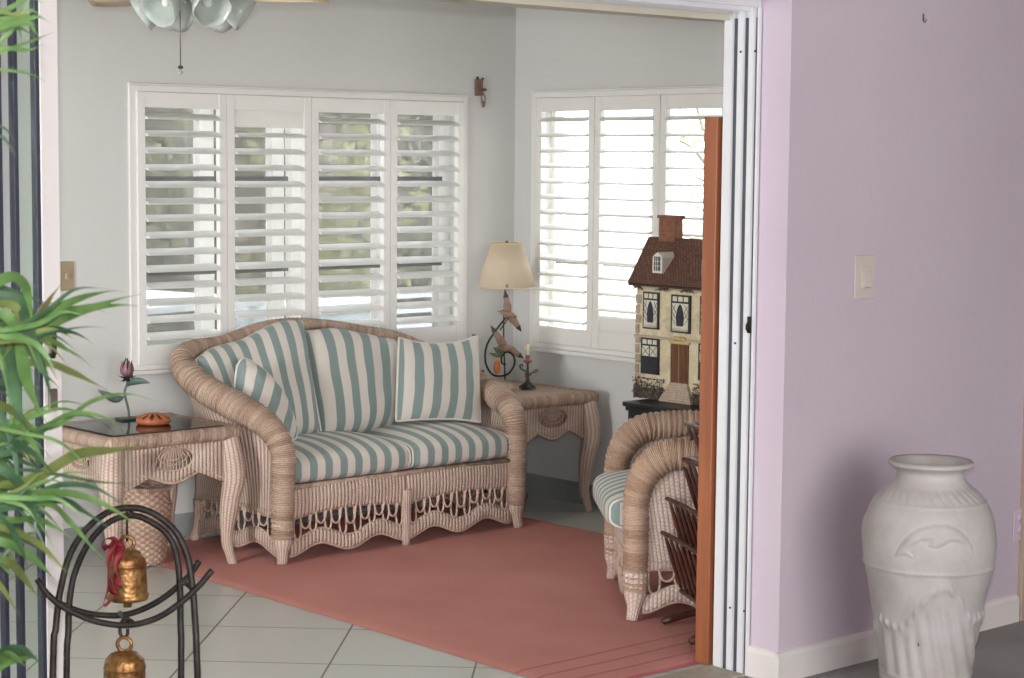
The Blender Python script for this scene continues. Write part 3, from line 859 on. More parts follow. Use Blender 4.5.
TZ = .546
def proj(P):
    v = Vector(P)-CAM; c = AX*v.x+AY*v.y+AZ*v.z
    return (512+F*c.x/-c.z, 339-F*c.y/-c.z, -c.z)
# ------------------------------------------------------------------ seagull lamp
def ellipsoid(g, c, r, axis=(0, 0, 1), seg=14, rings=9, fn=None):
    c = Vector(c); q = Vector((0, 0, 1)).rotation_difference(Vector(axis)); rows = []
    for i in range(rings+1):
        ph = pi*i/rings; row = []
        for j in range(seg):
            th = 2*pi*j/seg; p = Vector((r[0]*sin(ph)*cos(th), r[1]*sin(ph)*sin(th), -r[2]*cos(ph)))
            row.append(c+q @ p)
        rows.append(row)
    g.quadstrip(rows, [[(0, 0)]*(seg+1)]*(rings+1), closev=True); return g
LP = Vector((5.715, 6.52, TZ)); ld = proj(LP)[2]
def LQ(x, y, o=0): return dep(x, y, ld+o)
lamp = thing('table_lamp', LP, 'seagull table lamp with metal scroll and cream pleated shade on the corner table', 'lamp')
g = G(); g.lathe([(.062, 0), (.072, .004), (.074, .012), (.068, .022), (.055, .030), (.0, .032)], LP, 30, fn=lambda th, z, r: 1+.05*sin(3*th)+.03*sin(7*th+1))
g.build('lamp_base', simple('sand_stone', (190, 168, 138), .8, var=.1, scale=40, bump=.001), lamp)
g = G(); sc_ = [(507, 316), (497, 329), (487, 345), (485.5, 362), (492, 374), (501, 376), (509, 373), (514.5, 364), (513.5, 356), (507.5, 352), (502, 356), (502, 363), (506, 364.5)]
g.tube(spline([LQ(*p) for p in sc_], 90), .0042, 8)
g.tube([LQ(505, 380), LQ(504, 350, .01), LQ(503.5, 320, .012), LQ(505, 290), LQ(507, 275)], .0032, 8)
g.tube(spline([LQ(516, 318, .0), LQ(510, 316), LQ(503, 326), LQ(500, 330)], 12), .003, 6)
g.build('metal_scroll', M['iron'], lamp)
G().tube([LQ(507, 290), LQ(507, 275)], .011, 12).build('lamp_socket', simple('brass_socket', (150, 120, 70), .35, .8), lamp)
gullm = simple('seagull_grey_brown', (150, 124, 104), .55, var=.16, scale=30); tipm = simple('seagull_dark_wing_tip', (52, 44, 42), .5)
def gull(name, body, head, w1, w2, tips):
    b, h_ = LQ(*body), LQ(*head)
    g = G(); tail = b+(b-h_)*1.3
    g.tube(spline([tail, b+(b-h_)*.5, b, b+(h_-b)*.6, h_, h_+(h_-b)*.25], 22), lambda t: smooth_list([(0, .003), (.25, .012), (.5, .018), (.72, .013), (.86, .011), (1, .002)], t), 12)
    for w in (w1, w2):
        P = [LQ(*p) for p in w]
        g.tube(spline(P, 22), lambda t: smooth_list([(0, .016), (.3, .019), (.6, .013), (1, .003)], t), 10, flat=(Vector((.66, .744, 0)), .28))
    o = g.build(name, gullm, lamp)
    for w in (w1, w2):
        P = [LQ(*p) for p in w]; q = spline(P, 22)[15:]
        G().tube(q, lambda t: smooth_list([(0, .0125), (1, .0035)], t), 10, flat=(Vector((.66, .744, 0)), .33)).build('wing_tip', tipm, o)
    G().tube([h_+(h_-b)*.15, h_+(h_-b)*.55], lambda t: .003*(1-t*.8), 6).build('beak', tipm, o)
gull('seagull', (508, 314), (501, 312), [(508, 313), (507, 304, -.01), (505, 291, -.02)], [(509, 315), (515, 322, .01), (521, 331, .02)], 0)
gull('seagull', (505, 348), (498, 348), [(505, 347), (499, 338, -.01), (491, 326, -.02)], [(507, 348), (515, 352, .01), (523, 358, .02)], 0)
g = G(); ellipsoid(g, LQ(497, 367, -.01), (.018, .012, .032), (0.05, 0, 1)); g.build('orange_shell', simple('orange_glaze', (205, 120, 60), .4, var=.12), lamp)
g = G()
for a, b in (((501, 357), (493, 347)), ((500, 357), (503, 342)), ((499, 357), (489, 353))):
    g.tube([LQ(*a), LQ((a[0]+b[0])/2+1, (a[1]+b[1])/2, -.01), LQ(*b)], lambda t: .009*sin(pi*(.12+.85*t)), 8, flat=(Vector((.66, .744, 0)), .3))
g.build('green_leaves', simple('green_patina', (110, 128, 98), .5, var=.15), lamp)
sc0 = LQ(506.5, 288); zs0, zs1 = LQ(506, 287).z, LQ(506, 243).z
cx, cy = sc0.x, sc0.y
g = G(); g.lathe([(.131, zs0), (.068, zs1)], (cx, cy, 0), 240, fn=lambda th, z, r: 1+.010*sin(60*th))
shm = N('pleated_cream_shade'); shm.set(Roughness=.9); shm.b.inputs['Base Color'].default_value = srgb((240, 230, 212))
tl = shm.n('ShaderNodeBsdfTranslucent'); tl.inputs[0].default_value = srgb((240, 225, 196)); mxs = shm.n('ShaderNodeMixShader'); mxs.inputs[0].default_value = .45
shm.l(shm.b.outputs[0], mxs.inputs[1]); shm.l(tl.outputs[0], mxs.inputs[2]); shm.l(mxs.outputs[0], shm.o.inputs['Surface'])
g.f = [f for f in g.f if len(f) == 4]; g.uv = g.uv[:len(g.f)]
shd = g.build('lamp_shade', shm.m, lamp, solid=.002)
for zz, rr in ((zs0, .1325), (zs1, .0695)):
    G().tube([(cx+rr*cos(2*pi*k/60), cy+rr*sin(2*pi*k/60), zz) for k in range(60)], .003, 6, closed=True).build('shade_trim', simple('cream_shade_trim', (226, 208, 176), .8), shd)
g = G(); g.tube([(cx, cy, zs1-.01), (cx, cy, zs1+.004)], .004, 8); ellipsoid(g, (cx, cy, zs1+.006), (.007, .007, .006))
for k in range(3): g.tube([(cx, cy, zs1), (cx+.064*cos(k*2.094), cy+.064*sin(k*2.094), zs1)], .0016, 5)
g.build('finial', simple('brass_finial', (120, 100, 70), .35, .8), lamp)
g = G(); ellipsoid(g, LQ(507, 286, -.135), (.008, .004, .008), (0, 0, 1)); g.build('shell_button', simple('small_grey_shell', (150, 138, 124), .5), shd)

# ------------------------------------------------------------------ candle holders
def candle_holder(px, py, Y, h, label, candle=True, scale=1.0):
    b = atz(px, py, TZ); 
    b = Vector((b.x, b.y, TZ)); dd = proj(b)[2]
    t = thing('candle_holder', b, label, 'candle holder', 'small iron candle holders')
    pm = simple('green_black_patina', (66, 78, 70), .5, .4, var=.25, scale=50); rm = simple('dusty_rose_enamel', (142, 96, 92), .5, .2, var=.15, scale=60)
    g = G(); g.lathe([(.0, 0), (.034, 0), (.036, .004), (.024, .012), (.010, .030), (.006, .052), (.009, .062), (.005, .072), (.005, h-.03)], b, 24, fn=lambda th, z, r: 1+(.12*cos(6*th) if z < .02 else 0))
    rt_ = Vector((.748, -.664, 0))
    g.tube(spline([b+Vector((0, 0, .075)), b-rt_*.022+Vector((0, 0, .082)), b-rt_*.036+Vector((0, 0, .098)), b-rt_*.028+Vector((0, 0, .106)), b-rt_*.022+Vector((0, 0, .098))], 16), .0035, 7)
    g.tube(spline([b+Vector((0, 0, .055)), b+rt_*.014+Vector((0, 0, .066)), b+rt_*.03+Vector((0, 0, .075))], 10), .003, 6)
    for k in range(4):
        a = k*pi/2+.4; v = Vector((cos(a), sin(a), 0))
        g.tube(spline([b+v*.012+Vector((0, 0, .014)), b+v*.03+Vector((0, 0, .010)), b+v*.042+Vector((0, 0, .002))], 8), lambda t: .006*(1-t*.6), 6)
    g.build('stem_and_base', pm, t)
    g = G(); g.lathe([(.0, h-.034), (.012, h-.034), (.021, h-.026), (.022, h-.023), (.010, h-.020), (.0095, h), (.011, h+.002), (.007, h+.002), (.007, h-.01), (0, h-.01)], b, 20)
    g.build('candle_cup', rm, t)
    g = G(); ellipsoid(g, b+rt_*.036+Vector((0, 0, .078)), (.008, .008, .014), rt_+Vector((0, 0, .6))); 
    for k in range(5):
        a = k*1.257; v = Vector((cos(a)*rt_.x, cos(a)*rt_.y, sin(a)))
        ellipsoid(g, b+Vector((0, 0, .060))+v*.009, (.006, .004, .008), v)
    g.build('rose_blossom', rm, t)
    if candle:
        g = G(); g.tube([b+Vector((0, 0, h-.008)), b+Vector((0, 0, h+.052))], lambda q: .0072-.0012*q, 12)
        cm = g.build('candle_stick', simple('ivory_wax', (228, 204, 168), .45, var=.03), None, org=b+Vector((0, 0, h-.008)))
        setp(cm, 'short ivory candle standing in the iron candle holder on the corner table', 'candle')
        G().tube([b+Vector((0, 0, h+.052)), b+Vector((0, 0, h+.059))], .001, 5).build('wick', tipm, cm, org=b+Vector((0, 0, h-.008)))
    return t
candle_holder(527.5, 388, 6.45, .148, 'green-black iron candle holder with rose blossoms, holding a candle, on the corner table')
# second holder mostly behind the square pillow
b = Vector((5.60, 6.68, TZ))
for _ in range(1):
    hb = aty(474, 334, 6.6)
    candle_holder(*proj(Vector((hb.x, 6.6, TZ)))[:2], 6.6, hb.z-TZ-.004, 'iron candle holder without a candle, its top peeking over the square striped pillow', candle=False)

# ------------------------------------------------------------------ flower sculpture and trivet on the left table
fb = atz(128, 419.5, TZ); fb = Vector((fb.x, fb.y, TZ)); fd = proj(fb)[2]
FQ = lambda x, y, o=0: dep(x, y, fd+o)
fl_ = thing('metal_flower', fb, 'purple metal lotus flower sculpture with green leaves on the left end table', 'figurine')
gm = simple('green_grey_metal', (78, 96, 90), .5, .4, var=.2, scale=30)
g = G(); g.b2((fb.x-.04, fb.y-.03, TZ), (fb.x+.04, fb.y+.03, TZ+.008)); g.build('stand_plate', gm, fl_, bevel=.002, smooth=False)
g = G(); g.tube(spline([FQ(129, 418), FQ(128.5, 410), FQ(126, 400), FQ(124.5, 392), FQ(127, 384), FQ(127, 379)], 24), .0045, 8)
nfl = Vector((.66, .744, 0))
def leaf3(g, P, w, flat=.14, n=18):
    g.tube(spline(P, n), lambda t: w*max(.06, sin(pi*min(1, t**.8)))**.8, 10, flat=(nfl, flat))
g.build('flower_stem', gm, fl_)
g = G(); leaf3(g, [FQ(126, 386), FQ(132, 382, -.01), FQ(141, 381, -.02), FQ(150, 383, -.02)], .014); g.build('leaf', gm, fl_)
g = G(); leaf3(g, [FQ(124, 397), FQ(116, 399, -.01), FQ(107, 395, -.02), FQ(98, 390, -.03)], .016); g.build('leaf', gm, fl_)
g = G()
fc = FQ(127, 377)
for k in range(6):
    a = k*pi/3+.3; v = Vector((cos(a), sin(a), 0))
    g.tube([fc+Vector((0, 0, .002)), fc+v*.018+Vector((0, 0, -.002)), fc+v*.036+Vector((0, 0, .006))], lambda t: .0105*sin(pi*(.2+.78*t)), 8, flat=(Vector((0, 0, 1)), .3))
    g.tube([fc+Vector((0, 0, -.004)), fc+v*.014+Vector((0, 0, -.012)), fc+v*.026+Vector((0, 0, -.018))], lambda t: .008*sin(pi*(.2+.78*t)), 8, flat=(Vector((0, 0, 1)), .3))
g.build('sepals', simple('dark_green_metal', (46, 62, 58), .5, .4), fl_)
g = G()
for k in range(8):
    a = k*pi/4; v = Vector((cos(a), sin(a), 0)); z_ = Vector((0, 0, 1))
    g.tube(spline([fc+v*.006+z_*.004, fc+v*.022+z_*.018, fc+v*.024+z_*.040, fc+v*.020+z_*.056, fc+v*.022+z_*.064], 12), lambda t: smooth_list([(0, .006), (.4, .0105), (.8, .006), (1, .001)], t), 8, flat=(v, .25))
g.build('petals', simple('mauve_petals', (138, 98, 108), .5, .2, var=.12, scale=40), fl_)
g = G()
for k in range(7):
    a = k*.9; v = Vector((cos(a), sin(a), 0)); g.tube([fc+Vector((0, 0, .01)), fc+v*.008+Vector((0, 0, .058+.006*(k % 3)))], .0015, 5); ellipsoid(g, fc+v*.008+Vector((0, 0, .060+.006*(k % 3))), (.003, .003, .003), seg=6, rings=4)
g.build('stamens', tipm, fl_)
tb = atz(153.5, 424, TZ); tb = Vector((tb.x, tb.y, TZ+.001))
tv = thing('pierced_disc', tb, 'orange pierced ceramic dome dish on the glass of the left end table', 'dish')
om = simple('terracotta_orange', (176, 98, 60), .4, var=.12, scale=25)
g = G(); g.lathe([(.0, 0), (.058, 0), (.066, .006), (.067, .018), (.064, .022)], tb, 40); g.build('dish_rim', om, tv)
g = G(); R_ = .064
def dome(r): return .021+.020*(1-(r/R_)**2)
for k in range(10):
    a0 = k*2*pi/10
    rows = []
    for i in range(9):
        r = .016+(R_-.016)*i/8; hw_ = (.30 if 0 < i < 8 else .62)/2 if i not in (1, 7) else .22
        if i in (0, 8): hw_ = .315
        row = [(tb.x+r*cos(a0+q*hw_), tb.y+r*sin(a0+q*hw_), tb.z+dome(r)) for q in (-1, -.33, .33, 1)]
        rows.append(row)
    g.quadstrip(rows, [[(0, 0)]*4]*9)
g.lathe([(.016, dome(.016)), (.010, dome(.01)), (.004, dome(.004)+.001), (0, dome(0)+.001)], tb, 20)
g.build('pierced_dome', om, tv, solid=.005)
# ------------------------------------------------------------------ basket below
bb = Vector((3.89, 6.50, 0)); 
bk = thing('wicker_basket', bb, 'tall tan wicker wastebasket under the left end table', 'basket')
pf = [(.0, .004), (.066, .004), (.074, .02), (.084, .10), (.094, .18), (.098, .235), (.092, .25), (.088, .275), (.094, .30), (.092, .302), (.086, .275), (.09, .24), (.084, .15), (.066, .02), (0, .012)]
prof = [tuple(p) for p in pf]
dense = []
for (a, b_) in zip(prof, prof[1:]):
    n = max(1, int(math.hypot(a[0]-b_[0], a[1]-b_[1])/.004))
    for k in range(n): dense.append((a[0]+(b_[0]-a[0])*k/n, a[1]+(b_[1]-a[1])*k/n))
dense.append(prof[-1])
g = G(); g.lathe(dense, bb, 72, fn=lambda th, z, r: 1+.035*sin(24*th+(pi if int(z/.012) % 2 else 0))+.02*sin(z*520))
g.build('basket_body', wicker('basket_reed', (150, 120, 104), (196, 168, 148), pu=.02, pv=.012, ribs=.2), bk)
g = G(); g.tube([(bb.x+.094*cos(2*pi*k/120), bb.y+.094*sin(2*pi*k/120), .302) for k in range(120)], .008, 10, closed=True, rf=coil_rf(.016, .14)); g.build('basket_rim', M['coil'], bk)

# ================================================================== BELL STAND
st = Vector((1.975, 3.375, 0))
stand = thing('bell_stand', st, 'black wrought iron double hoop stand with crescent bars, in front beside the palm', 'stand')
SQ = lambda x, y, d: dep(x, y, d)
def hoop(px, d, botl, botr, nm='hoop'):
    pts = [SQ(x, y, d) for x, y in px]
    a, b_ = pts[0].copy(), pts[-1].copy()
    a = Vector((pts[0].x+botl[0], pts[0].y+botl[1], .0)); b2_ = Vector((pts[-1].x+botr[0], pts[-1].y+botr[1], .0))
    g = G(); g.tube(spline([a]+pts+[b2_], 110), .0068, 10, rf=lambda s, th, t: 1+.03*sin(s*90+th)); return g.build(nm, M['iron'], stand)
def unp(z, l): return [(x/3.11, 460+y/3.11) for x, y in l]
A = unp(0, [(165, 640), (172, 540), (185, 420), (215, 300), (262, 222), (330, 165), (405, 148), (475, 165), (540, 215), (580, 290), (598, 390), (608, 520), (614, 660)])
B = unp(0, [(207, 660), (212, 540), (218, 420), (240, 330), (285, 245), (345, 190), (410, 172), (465, 190), (515, 225), (545, 280), (558, 370), (562, 520), (563, 660)])
hoop(A, 3.84, (-.02, 0), (.02, 0)); hoop(B, 4.00, (.0, .02), (0, .02))
for L_, d in (([(115, 370), (150, 420), (215, 468), (300, 502), (390, 514), (480, 495), (560, 445), (615, 395), (660, 343)], 3.83),
              ([(190, 448), (240, 468), (310, 482), (380, 482), (450, 462), (520, 420), (580, 368), (620, 315)], 4.01)):
    G().tube(spline([SQ(x, y, d) for x, y in unp(0, L_)], 50), .0064, 10, rf=lambda s, th, t: 1+.04*sin(s*80+th)).build('crescent_bar', M['iron'], stand)
for p, q in (((560, 372), (598, 400)), ((216, 462), (190, 445)), ((385, 482), (400, 512)), ((410, 172), (405, 148))):
    (ax, ay), (bx_, by_) = unp(0, [p, q]); G().tube([SQ(ax, ay, 4.01), SQ(bx_, by_, 3.835)], .0045, 8).build('cross_link', M['iron'], stand)
def brassmat():
    x = N('aged_brass'); x.set(Metallic=.75, Roughness=.42)
    f = x.math('ADD', x.math('MULTIPLY', x.noise(18, 5, rough=.7), .6), x.math('MULTIPLY', x.noise(70, 3), .4))
    x.l(x.ramp(f, [(.34, srgb((98, 58, 38))), (.48, srgb((140, 100, 60))), (.68, srgb((184, 148, 88)))]), x.b.inputs['Base Color'])
    x.bump(x.noise(45, 3), .004); return x.m
M['brass'] = brassmat()
def bell(cxp, ytop, ybot, rpx, d, label, stub=True, ring=True):
    top = SQ(cxp, ytop, d); bot = SQ(cxp, ybot, d); h = top.z-bot.z; r = rpx/F*d
    c = Vector((top.x, top.y, bot.z))
    t = thing('brass_bell', c, label, 'bell', 'brass bells on the iron stand')
    pr = [(0, h), (r*.30, h*.985), (r*.62, h*.94), (r*.86, h*.84), (r*.93, h*.72), (r*.965, h*.70), (r*.93, h*.68), (r*.945, h*.4), (r*.95, h*.13), (r*1.02, h*.10), (r*1.03, h*.04), (r*.98, 0), (r*.90, .002), (r*.88, h*.1), (r*.84, h*.7), (r*.5, h*.88), (0, h*.92)]
    dense = []
    for (a, b_) in zip(pr, pr[1:]):
        n = max(1, int(math.hypot(a[0]-b_[0], a[1]-b_[1])/.004))
        for k in range(n): dense.append((a[0]+(b_[0]-a[0])*k/n, a[1]+(b_[1]-a[1])*k/n))
    dense.append(pr[-1])
    g = G(); g.lathe(dense, c, 56, fn=lambda th, z, rr: 1+.010*sin(11*th+z*60)+.008*sin(5*th-z*90)); g.build('bell_body', M['brass'], t)
    g = G(); g.tube([c+Vector((0, 0, h*.85)), c+Vector((0, 0, -.006))], .003, 6); g.tube([c+Vector((0, 0, .012)), c+Vector((0, 0, -.016))], .009, 10); g.build('clapper', M['brass'], t)
    rr = .014; g = G(); g.tube([c+Vector((.748*rr*cos(2*pi*k/20), -.664*rr*cos(2*pi*k/20), h+rr*.85+rr*sin(2*pi*k/20))) for k in range(20)], .004, 8, closed=True); g.build('hanging_ring', M['brass'], t)
    return t, c, h
bl1, bc_1, bh1 = bell(127, 549, 600, 20.5, 3.92, 'brass bell with red ribbon hanging inside the hoops of the iron stand')
bl2, bc_2, bh2 = bell(124.5, 650, 708, 22, 3.92, 'copper-brown brass bell on a hook below the crescent bars, cut off by the bottom edge')
hk = G(); p0 = SQ(124, 620, 3.92)
hk.tube(spline([SQ(120, 613, 4.0), SQ(124, 617, 3.92), SQ(132, 622, 3.85)], 8), .005, 8)
hk.tube(spline([SQ(125, 617, 3.92), SQ(120.5, 625, 3.92), SQ(120.5, 634, 3.92), SQ(124.5, 638, 3.92), SQ(127.5, 634, 3.92), SQ(127.5, 629, 3.92)], 20), .0035, 8)
G().tube([SQ(127, 506, 3.92), SQ(127, 541, 3.92)], .0025, 6).build('hanging_wire', M['iron'], stand)
hk.build('hook', M['iron'], stand)
redm = simple('red_ribbon', (122, 26, 36), .6, var=.15, scale=30)
rb = thing('ribbon_bow', SQ(118, 548, 3.88), 'dark red ribbon tied in a bow at the top of the upper brass bell', 'ribbon')
def strap(px, d, w, nm):
    P = spline([SQ(x, y, d+o) for x, y, o in px], 22); g = G(); side = Vector((.5, -.85, .15)).normalized()
    rows = []
    for i, p in enumerate(P):
        a = i*.12; s_ = (Vector((.748, -.664, 0))*cos(a)+Vector((.3, .3, .3))*sin(a)).normalized()*w/2
        rows.append([p-s_, p, p+s_])
    g.quadstrip(rows, [[(0, 0)]*3]*22); g.build(nm, redm, rb, solid=.0012)
strap([(120, 546, 0), (112, 538, -.02), (104, 541, -.03), (103, 549, -.02), (108, 545, 0)], 3.88, .012, 'bow_loop')
strap([(120, 546, 0), (117, 540, .01), (112, 548, -.03), (109, 562, -.03), (110, 580, -.02), (114, 594, -.01)], 3.87, .018, 'ribbon_tail')
strap([(121, 546, 0), (118, 556, -.02), (117, 572, -.02), (118, 585, -.03)], 3.865, .020, 'ribbon_tail')
strap([(110, 578, 0), (107, 592, 0), (104, 606, 0), (112, 600, .0)], 3.87, .005, 'ribbon_tail')

# ================================================================== PALM
pp = Vector((1.12, 2.30, 0))
palm = thing('potted_palm', pp, 'green potted palm with long narrow blades reaching in from the left edge', 'plant')
potm = simple('terracotta_pot', (150, 92, 68), .7, var=.1)
g = G(); g.lathe([(0, 0), (.12, 0), (.13, .01), (.165, .28), (.18, .285), (.182, .32), (.165, .325), (.155, .29), (.0, .285)], pp, 40); g.build('pot', potm, palm)
G().lathe([(.153, .27), (.10, .285), (0, .295)], pp, 30, fn=lambda th, z, r: 1+.03*sin(9*th)).build('soil', simple('potting_soil', (58, 44, 34), .95, var=.3, scale=60), palm)
def leafmat(name, a, b):
    x = N(name); x.set(Roughness=.42)
    f = x.noise(22, 3); c = x.ramp(f, [(.3, srgb(a)), (.7, srgb(b))]); x.l(c, x.b.inputs['Base Color'])
    tl = x.n('ShaderNodeBsdfTranslucent'); x.l(c, tl.inputs[0]); mx = x.n('ShaderNodeMixShader'); mx.inputs[0].default_value = .3
    x.l(x.b.outputs[0], mx.inputs[1]); x.l(tl.outputs[0], mx.inputs[2]); x.l(mx.outputs[0], x.o.inputs['Surface']); return x.m
LM = [leafmat('palm_leaf_mid', (74, 112, 56), (122, 156, 92)), leafmat('palm_leaf_dark', (52, 82, 56), (86, 118, 84)), leafmat('palm_leaf_yellow', (98, 114, 54), (128, 138, 80)), leafmat('palm_leaf_brown', (112, 104, 64), (140, 132, 92))]
leafG = [G() for _ in LM]
rightv = Vector((.748, -.664, 0.009)); fwdv = Vector((.661, .744, 0))
def blade(P, w, k, d=2.62, roll=0.0, n=26):
    """P: [(x,y,offset)]; w: full width in px"""
    pts = spline([dep(p[0], p[1], d+(p[2] if len(p) > 2 else 0)) for p in P], n)
    g = leafG[k]; W = .82*w/F*d/2; rows = []; 
    for i, p in enumerate(pts):
        t = i/(n-1); T = (pts[min(i+1, n-1)]-pts[max(i-1, 0)]).normalized()
        view = (p-CAM).normalized(); s_ = T.cross(view).normalized(); up = s_.cross(T).normalized()
        q = W*smooth_list([(0, .35), (.25, 1), (.55, .9), (1, .04)], t)
        c, sn = cos(roll), sin(roll); e = s_*c+up*sn
        rows.append([p-e*q+up*q*.25, p, p+e*q+up*q*.25])
    g.quadstrip(rows, [[(0, 0)]*3]*n)
B_ = [
 ([(-30, 345), (30, 322, .0), (75, 300, -.05), (110, 291, -.1), (124, 292, -.1)], 11, 0),
 ([(-25, 350), (38, 325), (80, 311, -.06), (115, 300, -.1), (141, 294, -.12)], 12, 0),
 ([(-25, 352), (36, 330), (82, 310, -.06), (120, 305, -.1), (138, 306, -.12)], 15, 0),
 ([(-20, 345), (40, 330), (66, 331, -.05), (82, 336, -.08), (93, 344, -.1)], 9, 1),
 ([(-20, 330), (25, 330), (62, 347, -.05), (80, 357, -.08), (95, 370, -.1)], 6, 0),
 ([(-20, 340), (15, 345), (55, 332, -.05), (85, 327, -.08), (108, 328, -.1)], 4, 1),
 ([(0, 345), (32, 325), (52, 296, -.05), (64, 281, -.06)], 10, 3),
 ([(-25, 300), (5, 278), (22, 282, -.02), (30, 305, -.05), (32, 330, -.06)], 14, 0),
 ([(-20, 290), (22, 305), (30, 340, -.05), (42, 370, -.08), (60, 388, -.1)], 19, 1),
 ([(-20, 300), (16, 325), (24, 370, -.04), (34, 400, -.08), (47, 424, -.1)], 17, 0),
 ([(-10, 300), (18, 310), (12, 340), (2, 362, -.03)], 12, 2),
 ([(-30, 330), (8, 350), (14, 385, -.03), (20, 415, -.05), (30, 432, -.08)], 17, 1),
 ([(20, 330), (34, 345), (42, 362, -.03), (50, 392, -.08), (56, 412, -.1)], 7, 1),
 ([(-10, 370), (40, 362), (72, 372, -.05), (92, 382, -.08), (108, 390, -.1)], 11, 2),
 ([(-20, 425), (50, 428), (90, 402, -.05), (128, 394, -.1), (166, 405, -.14)], 6, 0),
 ([(-20, 450), (30, 436), (70, 414, -.05), (106, 418, -.08), (130, 438, -.12)], 7, 0),
 ([(0, 450), (45, 425), (80, 415, -.05), (105, 424, -.08), (116, 436, -.1)], 4, 1),
 ([(-25, 488), (30, 480), (75, 455, -.05), (112, 450, -.1), (149, 446, -.15)], 15, 2),
 ([(-25, 520), (15, 500), (55, 492, -.04), (100, 502, -.08), (147, 532, -.12)], 11, 0),
 ([(-25, 515), (20, 506), (60, 500), (85, 512, -.08), (116, 533, -.12)], 10, 1),
 ([(0, 505), (48, 504), (70, 522, -.05), (90, 545, -.08), (108, 566, -.1)], 8, 0),
 ([(-20, 500), (20, 500), (60, 485, -.03), (95, 488, -.06), (128, 508, -.1)], 8, 1),
 ([(-20, 480), (20, 470), (60, 475, -.03), (100, 482, -.06), (140, 484, -.1)], 5, 1),
 ([(-25, 430), (10, 440), (35, 455, -.04), (58, 478, -.08)], 9, 1),
 ([(-25, 410), (10, 425), (30, 440, -.04), (48, 468, -.08)], 9, 0),
 ([(-25, 455), (10, 452), (40, 432, -.04), (60, 425, -.08)], 10, 1),
 ([(-30, 400), (0, 405), (22, 418, -.04), (38, 436, -.08)], 11, 2),
 ([(-25, 520), (10, 530), (40, 545, -.04), (70, 576, -.08)], 9, 2),
 ([(-25, 535), (10, 545), (35, 560, -.04), (55, 580, -.08)], 11, 0),
 ([(-25, 545), (5, 560), (22, 575, -.04), (40, 600, -.08)], 12, 2),
 ([(-25, 515), (10, 520), (40, 520, -.04), (75, 540, -.08)], 9, 0),
 ([(-25, 500), (5, 520), (20, 545, -.04), (28, 570, -.08)], 9, 1),
 ([(-25, 460), (10, 475), (30, 500, -.04), (40, 530, -.08)], 12, 1),
 ([(-30, 600), (0, 560), (20, 538), (40, 530, -.04)], 6, 1),
 ([(-30, 670), (0, 655), (22, 650, -.03), (42, 664, -.06)], 17, 1),
 ([(-30, 640), (-5, 660), (10, 655, -.03), (28, 668, -.06)], 14, 0),
 ([(-30, 690), (5, 664), (26, 658, -.03), (40, 655, -.06)], 9, 0),
 ([(-20, 60), (12, 30), (26, 8), (33, -8)], 6, 0),
 ([(-20, 40), (8, 18), (30, 10), (46, 20)], 6, 0),
 ([(-20, 20), (10, 8), (30, -2), (44, 4)], 7, 0),
 ([(-20, 10), (6, 12), (18, 26), (22, 44)], 7, 0),
 ([(-20, 60), (12, 48), (34, 40), (56, 31)], 5, 0),
 ([(-20, 50), (5, 48), (28, 50), (44, 44)], 6, 0),
 ([(-20, 40), (2, 30), (20, 28), (38, 40)], 7, 0),
 ([(-30, 66), (5, 70), (30, 74), (48, 83)], 4, 0),
 ([(-30, 118), (0, 126), (10, 134), (18, 146)], 4, 1),  # this blade and the next stand in for leaf shadows of the flash
 ([(-30, 130), (0, 136), (10, 146), (18, 160)], 4, 1),
 ([(-40, 350), (-10, 390), (15, 455), (18, 520)], 9, 1),
 ([(-40, 300), (-10, 330), (8, 380), (12, 440)], 11, 0),
]
for q in B_: blade(*q, roll=random.uniform(-.5, .5))
for i in range(34):
    y0 = random.choice([random.uniform(300, 400), random.uniform(430, 560)]); x1 = random.uniform(5, 52); y1 = y0+random.uniform(-25, 70)
    o = random.uniform(.05, .35)
    blade([(-40, y0-random.uniform(-20, 40), o), ((x1-40)/2, (y0+y1)/2-random.uniform(5, 22), o), (x1, y1, o-.05)], random.uniform(5, 11), random.choice([0, 1, 1, 2]), roll=random.uniform(-.8, .8))
for (nx_, ny_, a0, a1, n_) in ((18, 335, -50, 60, 22), (8, 500, -35, 55, 24), (0, 430, -40, 50, 10), (20, 20, -60, 50, 9)):
    for i in range(n_):
        a = math.radians(a0+(a1-a0)*(i+random.random())/n_); L_ = random.uniform(45, 118) if ny_ > 100 else random.uniform(15, 34); o = random.uniform(-.12, .22)
        if random.random() < .4: L_ *= .6
        x1, y1 = nx_+L_*cos(a), ny_+L_*sin(a)+L_*.12
        blade([(nx_-30, ny_+random.uniform(-12, 12), o), (nx_+L_*.25*cos(a), ny_+L_*.25*sin(a)-L_*.05, o), (nx_+L_*.62*cos(a), ny_+L_*.62*sin(a)-L_*.08, o), (x1, y1, o)], random.uniform(3.5, 7.5), random.choice([0, 0, 1, 2]), roll=random.uniform(-.7, .7))
for gI, m_, nm in zip(leafG, LM, ('frond_blades', 'frond_blades', 'frond_blades', 'frond_blades')): gI.build(nm, m_, palm)
g = G()
for (x, y, o) in ((-28, 345, 0), (-25, 500, 0), (-30, 655, 0), (-28, 50, 0), (-40, 380, .2)):
    q = dep(x, y, 2.62+o); a = random.uniform(0, 6)
    g.tube(spline([pp+Vector((.05*cos(a), .05*sin(a), .28)), Vector((pp.x+(q.x-pp.x)*.2, pp.y+(q.y-pp.y)*.2, .28+(q.z-.28)*.45)), Vector((pp.x+(q.x-pp.x)*.6, pp.y+(q.y-pp.y)*.6, .28+(q.z-.28)*.8)), q], 24), .008, 8)
g.build('palm_stems', simple('palm_stem', (84, 96, 50), .6, var=.2), palm)

